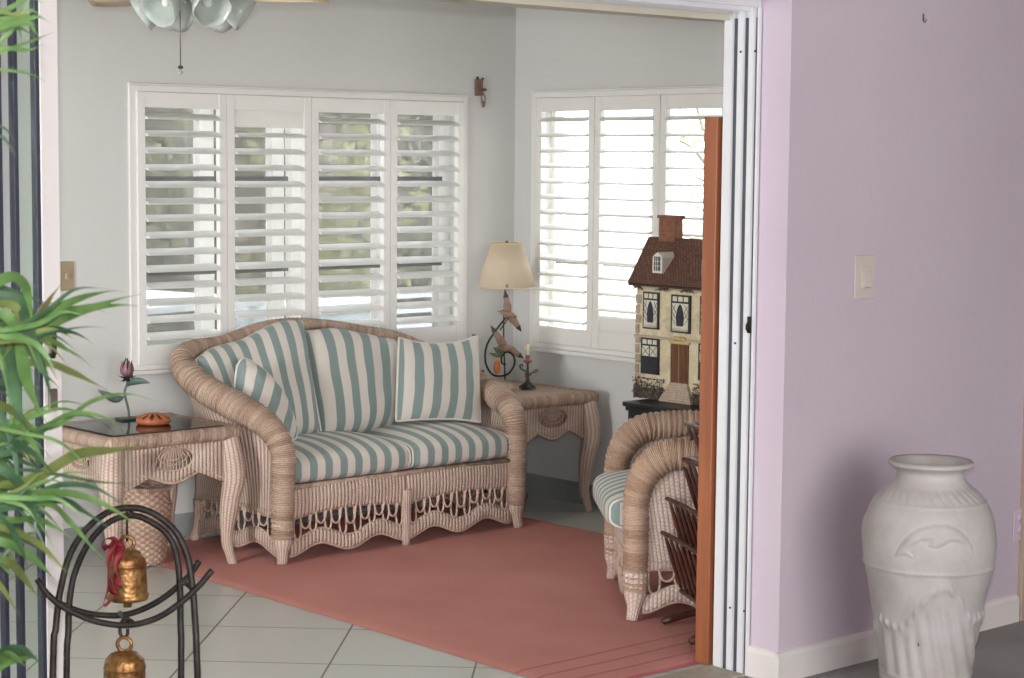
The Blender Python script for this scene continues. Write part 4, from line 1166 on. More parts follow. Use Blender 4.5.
# ================================================================== CEILING FAN
FD = 6.2; hub = dep(193, -8, FD); hub = Vector((hub.x, hub.y, 0))
zf = dep(193, 5, FD).z
fan = thing('ceiling_fan', (hub.x, hub.y, zc(hub.y)), 'ceiling fan with cream blades and pale glass petal shades at the top edge', 'ceiling fan')
fm = simple('antique_white_metal', (200, 192, 176), .4, .1); 
ztop = zc(hub.y)
g = G(); g.lathe([(.0, zf+.02), (.045, zf+.02), (.055, zf+.035), (.04, zf+.05), (.06, zf+.06), (.105, zf+.07), (.11, min(ztop-.02, zf+.11)), (.08, ztop-.004), (0, ztop-.004)], hub, 36); g.build('motor_housing', fm, fan)
bm = simple('washed_oak_blade', (214, 196, 166), .45, var=.05)
zb_ = dep(193, -6, FD).z
# blades: five, tips drooping a touch at the pitch
for k in range(5):
    a = math.radians(-41.7+8)+k*2*pi/5; v = Vector((cos(a), sin(a), 0)); s_ = Vector((-sin(a), cos(a), 0))
    poly = []
    rows = []
    for i in range(13):
        t = i/12; r = .12+.31*t; w = smooth_list([(0, .045), (.25, .062), (.8, .070), (.95, .055), (1, .02)], t)
        rows.append([hub+v*r+s_*q*w+Vector((0, 0, zb_+.022*q)) for q in (-1, 0, 1)])
    g = G(); g.quadstrip(rows, [[(0, 0)]*3]*13); g.build('fan_blade', bm, fan, solid=.006)
    g = G(); g.tube([hub+v*.09+Vector((0, 0, zb_+.01)), hub+v*.16+Vector((0, 0, zb_+.006))], .008, 8); g.build('blade_arm', fm, fan)
shg = N('frosted_blue_glass'); shg.set(Roughness=.16); shg.b.inputs['Base Color'].default_value = srgb((196, 204, 197)); shg.b.inputs['Transmission Weight'].default_value = .15
shg.b.inputs['Specular IOR Level'].default_value = .6
for k in range(6):
    a = math.radians(-41.7-90+30)+k*2*pi/6; v = Vector((cos(a), sin(a), 0)); ax = (v*.95+Vector((0, 0, -1))*.62).normalized()
    base = hub+v*.095+Vector((0, 0, zf+.022))
    Q = Vector((0, 0, 1)).rotation_difference(ax)
    g = G(); pr = [(.018, 0), (.034, .013), (.049, .038), (.056, .066), (.060, .090), (.057, .090), (.053, .066), (.045, .038), (.029, .015), (.016, .004)]
    g.lathe(pr, (0, 0, 0), 60, fn=lambda th, z, r: 1+.07*abs(cos(3*th))*min(1, z/.05)-.02)
    g.f = [f for f in g.f if len(f) == 4]; g.uv = g.uv[:len(g.f)]
    g.v = [base+Q @ Vector(p) for p in g.v]
    s = g.build('glass_shade', shg.m, fan)
    g = G(); ellipsoid(g, base+ax*.035, (.016, .016, .024), ax); g.build('bulb', simple('white_bulb', (235, 235, 228), .3), s)
g = G(); cxx = dep(180, 0, FD-.06); 
zt_, zb2 = cxx.z+.04, dep(180, 66, FD-.06).z
g.tube([(cxx.x, cxx.y, zt_), (cxx.x, cxx.y, zb2)], .0016, 6, rf=lambda s, th, t: 1+.3*sin(s*900)); g.build('pull_chain', simple('chain_steel', (120, 116, 110), .4, .6), fan)
g = G(); ellipsoid(g, (cxx.x, cxx.y, dep(180, 67, FD-.06).z), (.009, .009, .006)); g.build('chain_knob', simple('dark_chain_knob', (74, 68, 64), .4, .3), fan)
g = G(); ellipsoid(g, (cxx.x, cxx.y, dep(180, 72, FD-.06).z), (.008, .008, .006)); g.build('chain_knob', simple('clear_chain_knob', (166, 162, 158), .3), fan)

# ================================================================== WALL THINGS
wo = aty(480, 88, YB-.012); wo = Vector((wo.x, YB-.001, wo.z))
orn = thing('wall_ornament', wo, 'small brown carved wall ornament with hanging tassel beside the back window', 'ornament')
br_ = simple('brown_carved_wood', (122, 96, 84), .6, var=.2, scale=60)
W = lambda x, y: aty(x, y, YB-.012)
g = G(); a, b_ = W(476, 79), W(482.5, 96); g.b2((a.x, YB-.018, b_.z), (b_.x, YB-.001, a.z)); g.build('plaque', br_, orn, bevel=.004, smooth=False)
g = G(); ellipsoid(g, W(483, 90)+Vector((0, -.012, 0)), (.010, .010, .008)); g.tube([W(477, 80)+Vector((0, -.004, 0)), W(477, 76.5)+Vector((0, -.004, 0))], .006, 8); g.tube([W(482, 79.5)+Vector((0, -.004, 0)), W(482.5, 78)+Vector((0, -.004, 0))], .005, 8); g.build('knob', simple('dark_brown_knob', (62, 42, 38), .5), orn)
g = G(); g.tube(spline([W(481.5, 93), W(481.5, 99), W(483, 106.5), W(484.5, 106), W(485, 98), W(483.5, 93)], 22), .0035, 7); g.tube([W(483, 101), W(483.3, 107)], .006, 8); g.build('tassel', br_, orn)

sw = thing('wall_switch_plate', (3.77, YB-.001, 1.10), 'beige plastic switch plate on the back wall beside the glass door stile', 'switch plate')
g = G(); g.b2((3.735, YB-.007, 1.042), (3.806, YB-.001, 1.158)); g.build('cover_plate', simple('beige_plastic', (160, 144, 118), .45, var=.03), sw, bevel=.003, smooth=False)
g = G(); g.b2((3.765, YB-.016, 1.090), (3.776, YB-.007, 1.112)); g.build('toggle', simple('beige_toggle', (172, 158, 134), .4), sw, bevel=.001, smooth=False)

a, b_ = aty(855, 255.5, YP-.006), aty(874, 298.5, YP-.006)
ls_ = thing('light_switch', ((a.x+b_.x)/2, YP-.001, (a.z+b_.z)/2), 'ivory rocker light switch on the lilac wall above the vase', 'light switch')
iv = simple('ivory_plastic', (206, 196, 188), .4, var=.02)
G().b2((a.x, YP-.009, b_.z), (b_.x, YP-.001, a.z)).build('cover_plate', iv, ls_, bevel=.003, smooth=False)
cxm = (a.x+b_.x)/2; w_ = (b_.x-a.x)
g = G(); g.b2((cxm-w_*.24, YP-.0125, b_.z+.030), (cxm+w_*.24, YP-.009, a.z-.034)); g.build('rocker', iv, ls_, bevel=.0015, smooth=False)
g = G(); zz = b_.z+.034; g.prism([(0, 0), (-.012, .004), (-.004, .052), (0, .052)], (cxm-w_*.17, YP-.012, zz), (0, 1, 0), (0, 0, 1), w_*.34); g.build('lever', iv, ls_, bevel=.001, smooth=False)

a, b_ = aty(1014.5, 509, YP-.006), aty(1016, 541, YP-.006)
ol = thing('outlet_plate', (a.x+.036, YP-.001, (a.z+b_.z)/2), 'pale lilac outlet cover cut by the right edge, behind the vase', 'outlet')
lm = simple('lilac_painted_plate', (206, 190, 206), .45, var=.02)
G().b2((a.x, YP-.006, b_.z), (a.x+.072, YP-.001, a.z)).build('cover_plate', lm, ol, bevel=.002, smooth=False)
g = G()
for dz in (.021, -.021): g.tube([(a.x+.036, YP-.0085, (a.z+b_.z)/2+dz), (a.x+.036, YP-.006, (a.z+b_.z)/2+dz)], .016, 16)
g.build('sockets', lm, ol)
hkp = aty(925, 18, YP-.008)
hk2 = thing('picture_hook', Vector((hkp.x, YP-.001, hkp.z)), 'tiny metal picture hook high on the lilac wall above the light switch', 'hook')
g = G(); g.b2((hkp.x-.003, YP-.003, hkp.z-.010), (hkp.x+.003, YP-.001, hkp.z+.014)); g.build('back_strip', simple('dull_steel', (120, 112, 116), .4, .6), hk2, smooth=False)
G().tube(spline([(hkp.x, YP-.002, hkp.z-.008), (hkp.x, YP-.008, hkp.z-.014), (hkp.x, YP-.013, hkp.z-.008), (hkp.x, YP-.012, hkp.z-.002)], 10), .0015, 6).build('hook_wire', simple('dull_steel_wire', (120, 112, 116), .4, .6), hk2)
# casing at the right edge of the lilac wall
g = G(); g.b2((5.705, YP-.02, 0), (5.79, YP, 2.06)); setp(g.build('trim_1', simple('tan_door_casing', (186, 164, 146), .5), smooth=False, bevel=.003), kind='structure')

# ================================================================== VASE
vc = Vector((4.527, 3.30, 0)); vd = proj(vc)[2]
def vprof():
    k = vd/F
    zz = lambda y: aty(930, y, 3.30).z
    return [(0, .002), (.108, .002), (.116, .012), (.118, .03), (44*k, zz(678)), (46.5*k, zz(655)), (52*k, zz(620)), (57.5*k, zz(590)), (62.5*k, zz(565)), (65*k, zz(545)), (64.5*k, zz(530)), (61*k, zz(512)), (55*k, zz(500)), (46*k, zz(490)), (38*k, zz(483)), (33*k, zz(476)), (33*k, zz(471)), (37*k, zz(467)), (41.5*k, zz(464.5)), (42*k, zz(462)), (40*k, zz(460)), (35*k, zz(462)), (30*k, zz(470)), (32*k, zz(482)), (44*k, zz(500)), (54*k, zz(540)), (40*k, zz(640)), (0, .04)]
VP = vprof()
out_n = 20
sp = spline([(r, 0, z) for r, z in VP[1:21]], 230); prof = [(0, .002)]+[(p.x, p.z) for p in sp]+[(r, z) for r, z in VP[21:]]
# front direction (towards the camera)
th0 = atan2(-vc.y, -vc.x)
DOL = [(-1.0, -.42), (-.93, -.22), (-.78, .08), (-.55, .38), (-.22, .55), (.1, .56), (.4, .40), (.62, .12), (.76, -.22), (.80, -.5), (.72, -.42), (.60, -.18), (.42, -.02), (.22, .02), (.05, -.12), (-.12, -.22), (-.30, -.16), (-.20, .02), (-.42, .02), (-.62, -.14), (-.72, -.34), (-.60, -.62), (-.78, -.52), (-1.05, -.62)]
def inpoly(x, y, P):
    c = False; n = len(P)
    for i in range(n):
        (x1, y1), (x2, y2) = P[i], P[(i+1) % n]
        if (y1 > y) != (y2 > y) and x < (x2-x1)*(y-y1)/(y2-y1)+x1: c = not c
    return c
def dseg(x, y, P):
    d = 9
    n = len(P)
    for i in range(n):
        (x1, y1), (x2, y2) = P[i], P[(i+1) % n]; dx, dy = x2-x1, y2-y1
        t = max(0, min(1, ((x-x1)*dx+(y-y1)*dy)/(dx*dx+dy*dy+1e-9))); d = min(d, math.hypot(x-x1-dx*t, y-y1-dy*t))
    return d
zr = lambda y: aty(930, y, 3.30).z
Zrope, Zshoulder, Zneck, Zlow = zr(562), zr(499), zr(484), zr(668)
def vrel(th, z, r):
    if r < .06: return 1
    h = 0.0; a = (th-th0+pi) % (2*pi)-pi
    if Zshoulder < z < Zneck: h += .0035*(abs(sin(17*th+z*60))-.3)*sin(pi*(z-Zshoulder)/(Zneck-Zshoulder))
    for zz, w, amp in ((Zshoulder, .004, .003), (Zrope, .0045, .004+.0012*sin(70*th)), (Zlow, .004, .003)):
        h += amp*math.exp(-((z-zz)/w)**2)
    if Zrope+.01 < z < Zshoulder:
        for c0 in (0.18, 2.28, -1.92):
            da = ((a-c0+pi) % (2*pi))-pi
            x = da*.18/.118; y = (z-(Zrope+Zshoulder)/2-.004)/.082
            if abs(x) < 1.15 and abs(y) < 1:
                d = dseg(x, y, DOL)
                if inpoly(x, y, DOL): h += .0042*min(1, d/.10)+.001
                else: h -= .0018*math.exp(-(d/.05)**2)
    if Zlow+.004 < z < Zrope-.01:
        u = (z-Zlow)/(Zrope-Zlow)
        crest = .58+.20*sin(2*a+.9)+.10*sin(5*a+.4)
        rid = math.exp(-((u-crest)/.045)**2)
        h += .0055*rid*(1+.4*sin(38*a+u*14))
        if u < crest-.04:
            h += .0024*sin(26*a*(.6+.4*u)+9*u+3*sin(2*a))*min(1, (crest-u)*5)
        elif u > crest+.05: h += .0008*sin(9*a+14*u)
    if z < Zlow: h += .0035*(abs(sin(15*th+z*10))-.4)*min(1, (Zlow-z)*60)
    return 1+h/r
g = G(); g.lathe(prof, vc, 300, fn=vrel)
vm = N('white_bisque'); vm.set(Roughness=.62)
f = vm.noise(7, 5, rough=.65); vm.l(vm.ramp(f, [(.3, srgb((172, 164, 160))), (.62, srgb((190, 185, 183)))]), vm.b.inputs['Base Color']); vm.bump(vm.noise(160, 3), .0006)
vz = setp(g.build('floor_vase', vm.m, org=vc), 'large white ceramic floor vase with dolphins and waves in relief, by the lilac wall', 'vase')
sp_ = dep(918.5, 644, vd-.152)
G().box(sp_, (.006, .004, .012), m=Matrix.Rotation(.4, 3, 'Z')).build('chip_mark', simple('dark_chip', (70, 62, 58), .7), vz, org=vc, bevel=.001)

# ================================================================== DOLLHOUSE ON CHEST
FX = 5.85
def DP(x, y, o=0): p = atx(x, y, FX-o); return p
yl = DP(636, 340).y; yc_ = atx(680, 340, FX).y; yr = 2*yc_-yl
zb = .575; zt_ = DP(650, 283.5).z; 
dh = thing('dollhouse', (5.96, yc_, zb), 'cream stone dollhouse with brown shingled roof and brick chimney on a black chest', 'dollhouse')
def stonemat():
    x = N('painted_stone'); x.set(Roughness=.75)
    v = x.n('ShaderNodeTexVoronoi', feature='DISTANCE_TO_EDGE'); v.inputs['Scale'].default_value = 26; x.l(x.co('Object'), v.inputs['Vector'])
    n = x.noise(14, 4); e = x.ramp(v.outputs['Distance'], [(0, (.45, .4, .33, 1)), (.05, (1, 1, 1, 1))])
    c = x.ramp(n, [(.3, srgb((196, 184, 150))), (.55, srgb((222, 210, 178))), (.75, srgb((206, 186, 146)))])
    x.l(x.mix(.35, c, e, 'MULTIPLY'), x.b.inputs['Base Color']); x.bump(v.outputs['Distance'], .002); return x.m
M['stone'] = stonemat()
g = G(); g.b2((FX, yr, zb), (6.06, yl, zt_)); g.build('house_body', M['stone'], dh, smooth=False, bevel=.002)
g = G(); zs = DP(650, 337).z; g.b2((FX-.008, yr-.006, zs-.006), (6.064, yl+.006, zs+.006)); g.b2((FX-.006, yr-.004, zt_-.022), (6.064, yl+.004, zt_-.010)); g.build('string_course', simple('tan_stone_band', (190, 172, 146), .7, var=.1), dh, smooth=False, bevel=.002)
# quoins
g = G()
for k in range(11):
    z = zb+.02+k*.042
    if z > zt_-.05: break
    w = .030 if k % 2 else .020
    g.b2((FX-.004, yl-w, z), (FX+.01, yl+.002, z+.036)); g.b2((FX-.004, yr-.002, z), (FX+.01, yr+w, z+.036))
g.build('quoins', simple('grey_tan_quoin', (176, 160, 138), .75, var=.15, scale=40), dh, smooth=False, bevel=.002)
ridge = atx(652, 236.5, 6.02); zr_ = ridge.z
yL, yR = yl+.025, yr-.025; eX = FX-.028; rX = 6.0
ytl = atx(649, 236, rX).y
rows_ = []
roof = G()
def roofP(u, v, s=1):
    # u 0..1 left->right, v 0..1 eave->ridge ; hipped slightly at the ends
    a = yL+(ytl-yL)*v; b_ = yR+((2*yc_-ytl)-yR)*v
    x = eX+(rX-eX)*v if s > 0 else 6.078-(6.078-rX)*v
    return Vector((x, a+(b_-a)*u, zt_-.004+(zr_-zt_)*v))
nrow = 22
for s_ in (1, -1):
    R0 = []; U0 = []
    for i in range(nrow*2+1):
        k = i//2; v = k/nrow; rows1 = []; uv1 = []
        lift = .006 if i % 2 == 1 else 0
        vv = min(1, v+(0 if i % 2 == 0 else 0.0))
        for j in range(61):
            p = roofP(j/60, vv, s_); p += Vector((-.8*s_, 0, .6))*(.007 if i % 2 == 0 else 0.0)
            rows1.append(p); uv1.append((j/60*.6, v*.3))
        R0.append(rows1); U0.append(uv1)
    if s_ < 0: R0 = [r[::-1] for r in R0]
    roof.quadstrip(R0, U0)
# end faces
for u in (0, 1):
    a, b_, c = roofP(u, 0, 1), roofP(u, 0, -1), roofP(u, 1, 1); b0 = len(roof.v); roof.v += [a, b_, c]; roof.face((b0, b0+1, b0+2) if u == 0 else (b0+2, b0+1, b0))
def shinglemat():
    x = N('brown_shingles'); x.set(Roughness=.7)
    br = x.n('ShaderNodeTexBrick'); br.offset = .5
    for k, v in (('Scale', 1.0), ('Mortar Size', .0012), ('Brick Width', .016), ('Row Height', .3/22), ('Bias', 0.0)): br.inputs[k].default_value = v
    br.inputs['Color1'].default_value = srgb((92, 60, 46)); br.inputs['Color2'].default_value = srgb((122, 82, 62)); br.inputs['Mortar'].default_value = srgb((44, 30, 26))
    x.l(x.co('UV'), br.inputs['Vector']); n = x.noise(12, 3)
    x.l(x.mix(x.math('MULTIPLY', n, .3), br.outputs['Color'], (.6, .6, .6, 1), 'MULTIPLY'), x.b.inputs['Base Color']); return x.m
roof.build('shingled_roof', shinglemat(), dh, smooth=False)
G().b2((eX, yR, zt_-.012), (6.076, yL, zt_-.003)).build('eaves', simple('dark_eaves', (70, 50, 42), .6), dh, smooth=False, bevel=.002)
ca, cb = atx(659.5, 234, rX), atx(678.5, 234, rX); ct = atx(668, 218, rX).z
def brickmat():
    x = N('small_bricks'); x.set(Roughness=.8)
    br = x.n('ShaderNodeTexBrick')
    for k, v in (('Scale', 1.0), ('Mortar Size', .0008), ('Brick Width', .018), ('Row Height', .008), ('Bias', 0.0)): br.inputs[k].default_value = v
    br.inputs['Color1'].default_value = srgb((128, 78, 58)); br.inputs['Color2'].default_value = srgb((152, 98, 72)); br.inputs['Mortar'].default_value = srgb((110, 84, 68))
    x.l(x.co('UV'), br.inputs['Vector']); x.l(br.outputs['Color'], x.b.inputs['Base Color']); return x.m
bkm = brickmat()
g = G(); g.b2((rX-.02, cb.y+.004, zr_-.05), (rX+.03, ca.y-.016, ct)); g.build('chimney', bkm, dh, smooth=False)
g = G(); g.b2((rX-.027, cb.y-.003, ct-.001), (rX+.037, ca.y-.009, ct+.012)); g.build('chimney_cap', bkm, dh, smooth=False, bevel=.002)
dk = simple('dark_green_window_frame', (40, 44, 38), .5); ivw = simple('ivory_window_light', (216, 214, 196), .5); navy = simple('dark_curtain', (38, 42, 52), .6, var=.2, scale=80)
whm = simple('white_dormer_paint', (226, 222, 208), .6)
# dormers
def slope_x(z): return eX+(rX-eX)*(z-zt_)/(zr_-zt_)
for k, yy in enumerate((atx(663.5, 265, FX+.04).y, 2*yc_-atx(663.5, 265, FX+.04).y)):
    za, zb3 = atx(663, 273, FX+.03).z, atx(663, 256, FX+.03).z
    xf_ = slope_x(za)-.012
    d_ = G(); hw_ = .028
    d_.prism([(-hw_, za), (hw_, za), (hw_, zb3-.008), (0, zb3+.016), (-hw_, zb3-.008)], (xf_, yy, 0), (0, -1, 0), (0, 0, 1), -.001)
    d_.v = []; d_.f = []; d_.uv = []
    d_.prism([(-hw_, za), (hw_, za), (hw_, zb3-.006), (hw_*.6, zb3+.006), (0, zb3+.016), (-hw_*.6, zb3+.006), (-hw_, zb3-.006)], (xf_, yy, 0), (0, -1, 0), (0, 0, 1), -(slope_x(zb3+.016)-xf_+.004))
    dm = d_.build('dormer', whm, dh, smooth=False)
    # ensure the extrusion goes into the roof (+x)
    e = G(); e.b2((xf_-.003, yy-.017, za+.010), (xf_+.001, yy+.017, zb3-.002)); e.build('dormer_pane', simple('dark_dormer_pane', (62, 72, 88), .3), dm, smooth=False)
    e = G()
    for q in (-.0055, .0055): e.b2((xf_-.005, yy+q-.0012, za+.010), (xf_-.002, yy+q+.0012, zb3-.002))
    for q in (1/3, 2/3): zz = za+.010+(zb3-.012-za)*q; e.b2((xf_-.005, yy-.017, zz-.0012), (xf_-.002, yy+.017, zz+.0012))
    e.build('muntins', whm, dm, smooth=False)
def hwin(px0, px1, py0, py1, kind, mirror=False):
    a, b_ = atx(px0, (py0+py1)/2, FX), atx(px1, (py0+py1)/2, FX)
    pc = (px0+px1)/2; z1, z0 = atx(pc, py0, FX).z, atx(pc, py1, FX).z
    ya, yb2 = max(a.y, b_.y), min(a.y, b_.y)
    if mirror: ya, yb2 = 2*yc_-yb2, 2*yc_-ya
    w = ya-yb2; h = z1-z0; root = None
    o = G().b2((FX-.010, yb2, z0), (FX-.002, ya, z1)).build('window', dk, dh, smooth=False)
    e = G(); zt2 = z1-h*.20
    for q in range(3): e.b2((FX-.0115, yb2+w*(.10+.29*q), zt2+h*.03), (FX-.010, yb2+w*(.10+.29*q+.22), z1-h*.045))
    ztop2 = zt2-h*.02
    if kind == 'up':
        e.b2((FX-.0115, yb2+w*.08, z0+h*.05), (FX-.010, ya-w*.08, ztop2))
    else: e.b2((FX-.0115, yb2+w*.08, z0+h*.50), (FX-.010, ya-w*.08, ztop2))
    e.build('window_light', ivw, o, smooth=False)
    e = G()
    ym = (ya+yb2)/2
    if kind == 'up':
        poly = [(-w*.17, z0+h*.18), (w*.17, z0+h*.18), (w*.21, z0+h*.42), (w*.15, z0+h*.60), (w*.07, z0+h*.72), (0, z0+h*.76), (-w*.07, z0+h*.72), (-w*.15, z0+h*.60), (-w*.21, z0+h*.42)]
        e.prism(poly, (FX-.0135, ym, 0), (0, -1, 0), (0, 0, 1), -.002)
        for s_ in (-1, 1):
            e.tube([(FX-.0125, ym+s_*w*.42, z0+h*.72), (FX-.0125, ym+s_*w*.22, z0+h*.55), (FX-.0125, ym+s_*w*.42, z0+h*.38), (FX-.0125, ym+s_*w*.22, z0+h*.22)], .0011, 5)
            e.tube([(FX-.0125, ym+s_*w*.24, z0+h*.74), (FX-.0125, ym+s_*w*.42, z0+h*.55), (FX-.0125, ym+s_*w*.24, z0+h*.38)], .0011, 5)
    else:
        for s_ in (-1, 1):
            c = ym+s_*w*.21
            for dz in (-1, 1): e.tube([(FX-.0125, c-w*.19, z0+h*(.64-.12*dz)), (FX-.0125, c+w*.19, z0+h*(.64+.12*dz))], .0012, 5)
        e.b2((FX-.0125, ym-.002, z0+h*.5), (FX-.010, ym+.002, ztop2)); e.b2((FX-.0135, yb2+w*.03, z0+h*.03), (FX-.010, ya-w*.03, z0+h*.49))
    e.build('lattice', navy, o, smooth=False)
    if kind == 'up':
        e = G()
        for q in range(7):
            yy = yb2+w*(.14+.12*q); e.tube(spline([(FX-.014, yy-.004, z0+h*.04), (FX-.015, yy, z0+h*.14), (FX-.014, yy+.004, z0+h*.04)], 8), .0013, 5)
        e.build('white_railing', whm, o)
hwin(644.5, 660, 292, 329, 'up'); hwin(672.5, 691.5, 295, 333, 'up'); hwin(644.5, 660, 292, 329, 'up', True)
hwin(642.5, 660, 338, 374, 'low'); hwin(642.5, 660, 338, 374, 'low', True)
a, b_ = atx(671.5, 360, FX), atx(689, 360, FX); z1, z0 = atx(680, 344, FX).z, atx(680, 383, FX).z
dwood = wood('small_brown_door', (84, 52, 34), (120, 78, 50), 30)
dr = G().b2((FX-.006, b_.y, z0), (FX-.001, a.y, z1)).build('front_door', dwood, dh, smooth=False)
e = G(); ym = (a.y+b_.y)/2
for s_ in (-1, 1):
    for (q0, q1) in ((.06, .40), (.46, .94)):
        yy = ym+s_*(a.y-b_.y)*.24; e.b2((FX-.009, yy-.014, z0+(z1-z0)*q0), (FX-.006, yy+.014, z0+(z1-z0)*q1))
e.build('door_panel', dwood, dr, smooth=False, bevel=.001)
e = G(); e.b2((FX-.010, ym-.0015, z0), (FX-.005, ym+.0015, z1)); e.build('door_gap_strip', simple('gold_strip', (176, 140, 84), .5), dr, smooth=False)
e = G(); e.b2((FX-.012, b_.y-.008, z1), (FX, a.y+.008, z1+.012))
for q in (-.5, 0, .5): ellipsoid(e, (FX-.010, ym+q*.045, z1+.022), (.008, .014, .010), seg=10, rings=6)
e.build('door_hood', simple('tan_scroll_stone', (206, 180, 132), .6, var=.1), dh, smooth=False)
# steps
e = G(); ns = 8
for k in range(ns):
    t = k/ns; hw_ = .045+.045*(1-t); zz = zb+(z0-zb)*t
    e.b2((FX-.024*(1-t)-.008, ym-hw_, zb), (FX, ym+hw_, zb+(z0-zb)*(k+1)/ns))
e.build('front_steps', simple('pale_brick_steps', (186, 166, 148), .75, var=.12, scale=60), dh, smooth=False, bevel=.001)
# painted/planted garden border of tiny leaves
def bushes(y0, y1):
    g = G()
    for k in range(420):
        yy = random.uniform(y0, y1); zz = zb+abs(random.gauss(0, .045)); zz = min(zz, zb+.085); xx = FX-.004-random.random()*.018
        c = Vector((xx, yy, zz)); r = random.uniform(.004, .008); a = random.uniform(0, 6.28)
        u = Vector((0, cos(a), sin(a)))*r; v = Vector((-.3, -sin(a), cos(a)))*r*.5; b0 = len(g.v)
        g.v += [c-u, c+v, c+u, c-v]; g.face((b0, b0+1, b0+2, b0+3))
    g.b2((FX-.012, y0, zb), (FX-.001, y1, zb+.045))
    return g
def bushmat():
    x = N('dark_shrub_paint'); x.set(Roughness=.8); f = x.noise(90, 3)
    x.l(x.ramp(f, [(.35, srgb((44, 40, 38))), (.55, srgb((84, 72, 66))), (.7, srgb((132, 120, 100)))]), x.b.inputs['Base Color']); return x.m
bsm = bushmat()
bushes(ym+.085, yl).build('shrub_border', bsm, dh, smooth=False); bushes(yr, ym-.085).build('shrub_border', bsm, dh, smooth=False)
# vine sprays under the eave
g = G()
for c0 in (atx(665, 288, FX).y, atx(690, 289, FX).y, yl-.01):
    for k in range(26):
        a = random.uniform(-1, 1); L_ = random.uniform(.012, .034); c = Vector((FX-.006, c0, zt_-.006-random.random()*.01))
        g.tube([c, c+Vector((-.004, a*L_*1.6, -L_*.5))], .0014, 4)
g.build('vine_sprays', simple('dark_painted_vine', (92, 78, 60), .7), dh)
# chest
ch = thing('black_chest', (5.93, yc_, 0), 'black painted low chest with moulded top carrying the dollhouse, behind the armchair', 'chest')
cyl = atx(622, 403, 5.70).y; cyr = 2*yc_-cyl; zc2 = .575
g = G(); g.b2((5.72, cyr+.015, .05), (6.08, cyl-.015, zc2-.03)); g.build('chest_body', M['black'], ch, smooth=False, bevel=.003)
g = G(); g.b2((5.70, cyr, zc2-.022), (6.085, cyl, zc2-.002)); g.b2((5.71, cyr+.008, zc2-.040), (6.083, cyl-.008, zc2-.022)); g.build('chest_lid', M['black'], ch, smooth=False, bevel=.004)
for z0_, z1_ in ((.30, .52), (.08, .28)):
    for s_ in (-1, 1):
        dwr = G().b2((5.712, yc_+(s_*.012 if s_ > 0 else -.012-(cyl-yc_-.05)), z0_), (5.724, yc_+(s_*.012+(cyl-yc_-.05) if s_ > 0 else -.012), z1_)).build('door_panel', M['black'], ch, smooth=False, bevel=.004)
        e = G(); ellipsoid(e, (5.702, yc_+s_*.10, (z0_+z1_)/2), (.012, .012, .012)); e.build('knob', simple('dull_brass_knob', (120, 100, 60), .4, .8), dwr)
g = G()
for sx in (5.74, 6.055):
    for sy in (cyl-.05, cyr+.05): g.tube([(sx, sy, .06), (sx, sy, 0)], .022, 12)
g.build('chest_foot', M['black'], ch)

# ================================================================== MAGAZINE RACK
mahog = wood('dark_mahogany', (52, 26, 20), (92, 52, 38), 16, .38)
A0 = atz(655, 623, .0); fz = .035
w2 = Vector((-.46, -.888, 0)); b2v = Vector((.888, -.46, 0))      # along the rails towards the camera; backwards
A0 = Vector((A0.x, A0.y, .009))+w2*.045
rack = thing('magazine_rack', A0+w2*.18+b2v*.12, 'dark mahogany tiered magazine rack with spindles on two feet beside the armchair', 'magazine rack')
WR = .34
g = G()
for q in (.03, WR-.03):
    o = A0+w2*q
    pts = [o+b2v*.0+Vector((0, 0, .010)), o+b2v*.02+Vector((0, 0, .020)), o+b2v*.07+Vector((0, 0, .030)), o+b2v*.16+Vector((0, 0, .042)), o+b2v*.26+Vector((0, 0, .030)), o+b2v*.33+Vector((0, 0, .012))]
    G().tube(spline(pts, 30), lambda t: smooth_list([(0, .012), (.07, .019), (.25, .014), (.5, .018), (.78, .014), (.93, .019), (1, .012)], t), 10, flat=(Vector((0, 0, 1)), .8)).build('foot', mahog, rack)
for q in (.015, WR-.015):
    o = A0+w2*q
    G().tube(spline([o+b2v*.15+Vector((0, 0, .03)), o+b2v*.14+Vector((0, 0, .2)), o+b2v*.175+Vector((0, 0, .45)), o+b2v*.19+Vector((0, 0, .74))], 30), lambda t: .011+.002*sin(t*40), 10).build('upright', mahog, rack)
tiers = []
for (px, py) in ((664.5, 536), (668.5, 502), (680.5, 461), (685.5, 427)):
    # far end of the rail: along the line A0 + b2v*s, z free
    best = None
    for i in range(200):
        s_ = -.05+i*.002; 
        p = A0+b2v*s_; q = proj((p.x, p.y, .4))
        if best is None or abs(q[0]-px) < best[0]: best = (abs(q[0]-px), s_)
    s_ = best[1]; p = A0+b2v*s_
    lo, hi = 0.0, 1.2
    for _ in range(30):
        m_ = (lo+hi)/2
        if proj((p.x, p.y, m_))[1] > py: lo = m_
        else: hi = m_
    tiers.append((s_, lo))
for k, (s_, z) in enumerate(tiers):
    a = A0+b2v*s_+Vector((0, 0, z)); b_ = a+w2*WR
    up = Vector((0, 0, 1))
    G().tube(spline([a-w2*.012, a, a+w2*WR*.5+up*.004, b_, b_+w2*.012], 24), .0095, 10, flat=(up, .8)).build('top_rail', mahog, rack)
    bt = a+b2v*.065-up*.20
    G().tube([bt, bt+w2*WR], .009, 8).build('bottom_rail', mahog, rack)
    for i in range(7):
        q = w2*(WR*(.02+.16*i))
        G().tube(spline([a+q, (a+bt)/2+q, bt+q], 12), lambda t: .0045+.0035*sin(pi*t), 8).build('spindle', mahog, rack)
    # pocket floor
    g = G(); c0 = bt; rows = [[c0, c0+b2v*.05+up*.004], [c0+w2*WR, c0+w2*WR+b2v*.05+up*.004]]
    g.quadstrip(rows, [[(0, 0)]*2]*2); g.build('pocket_floor', mahog, rack, solid=.008)
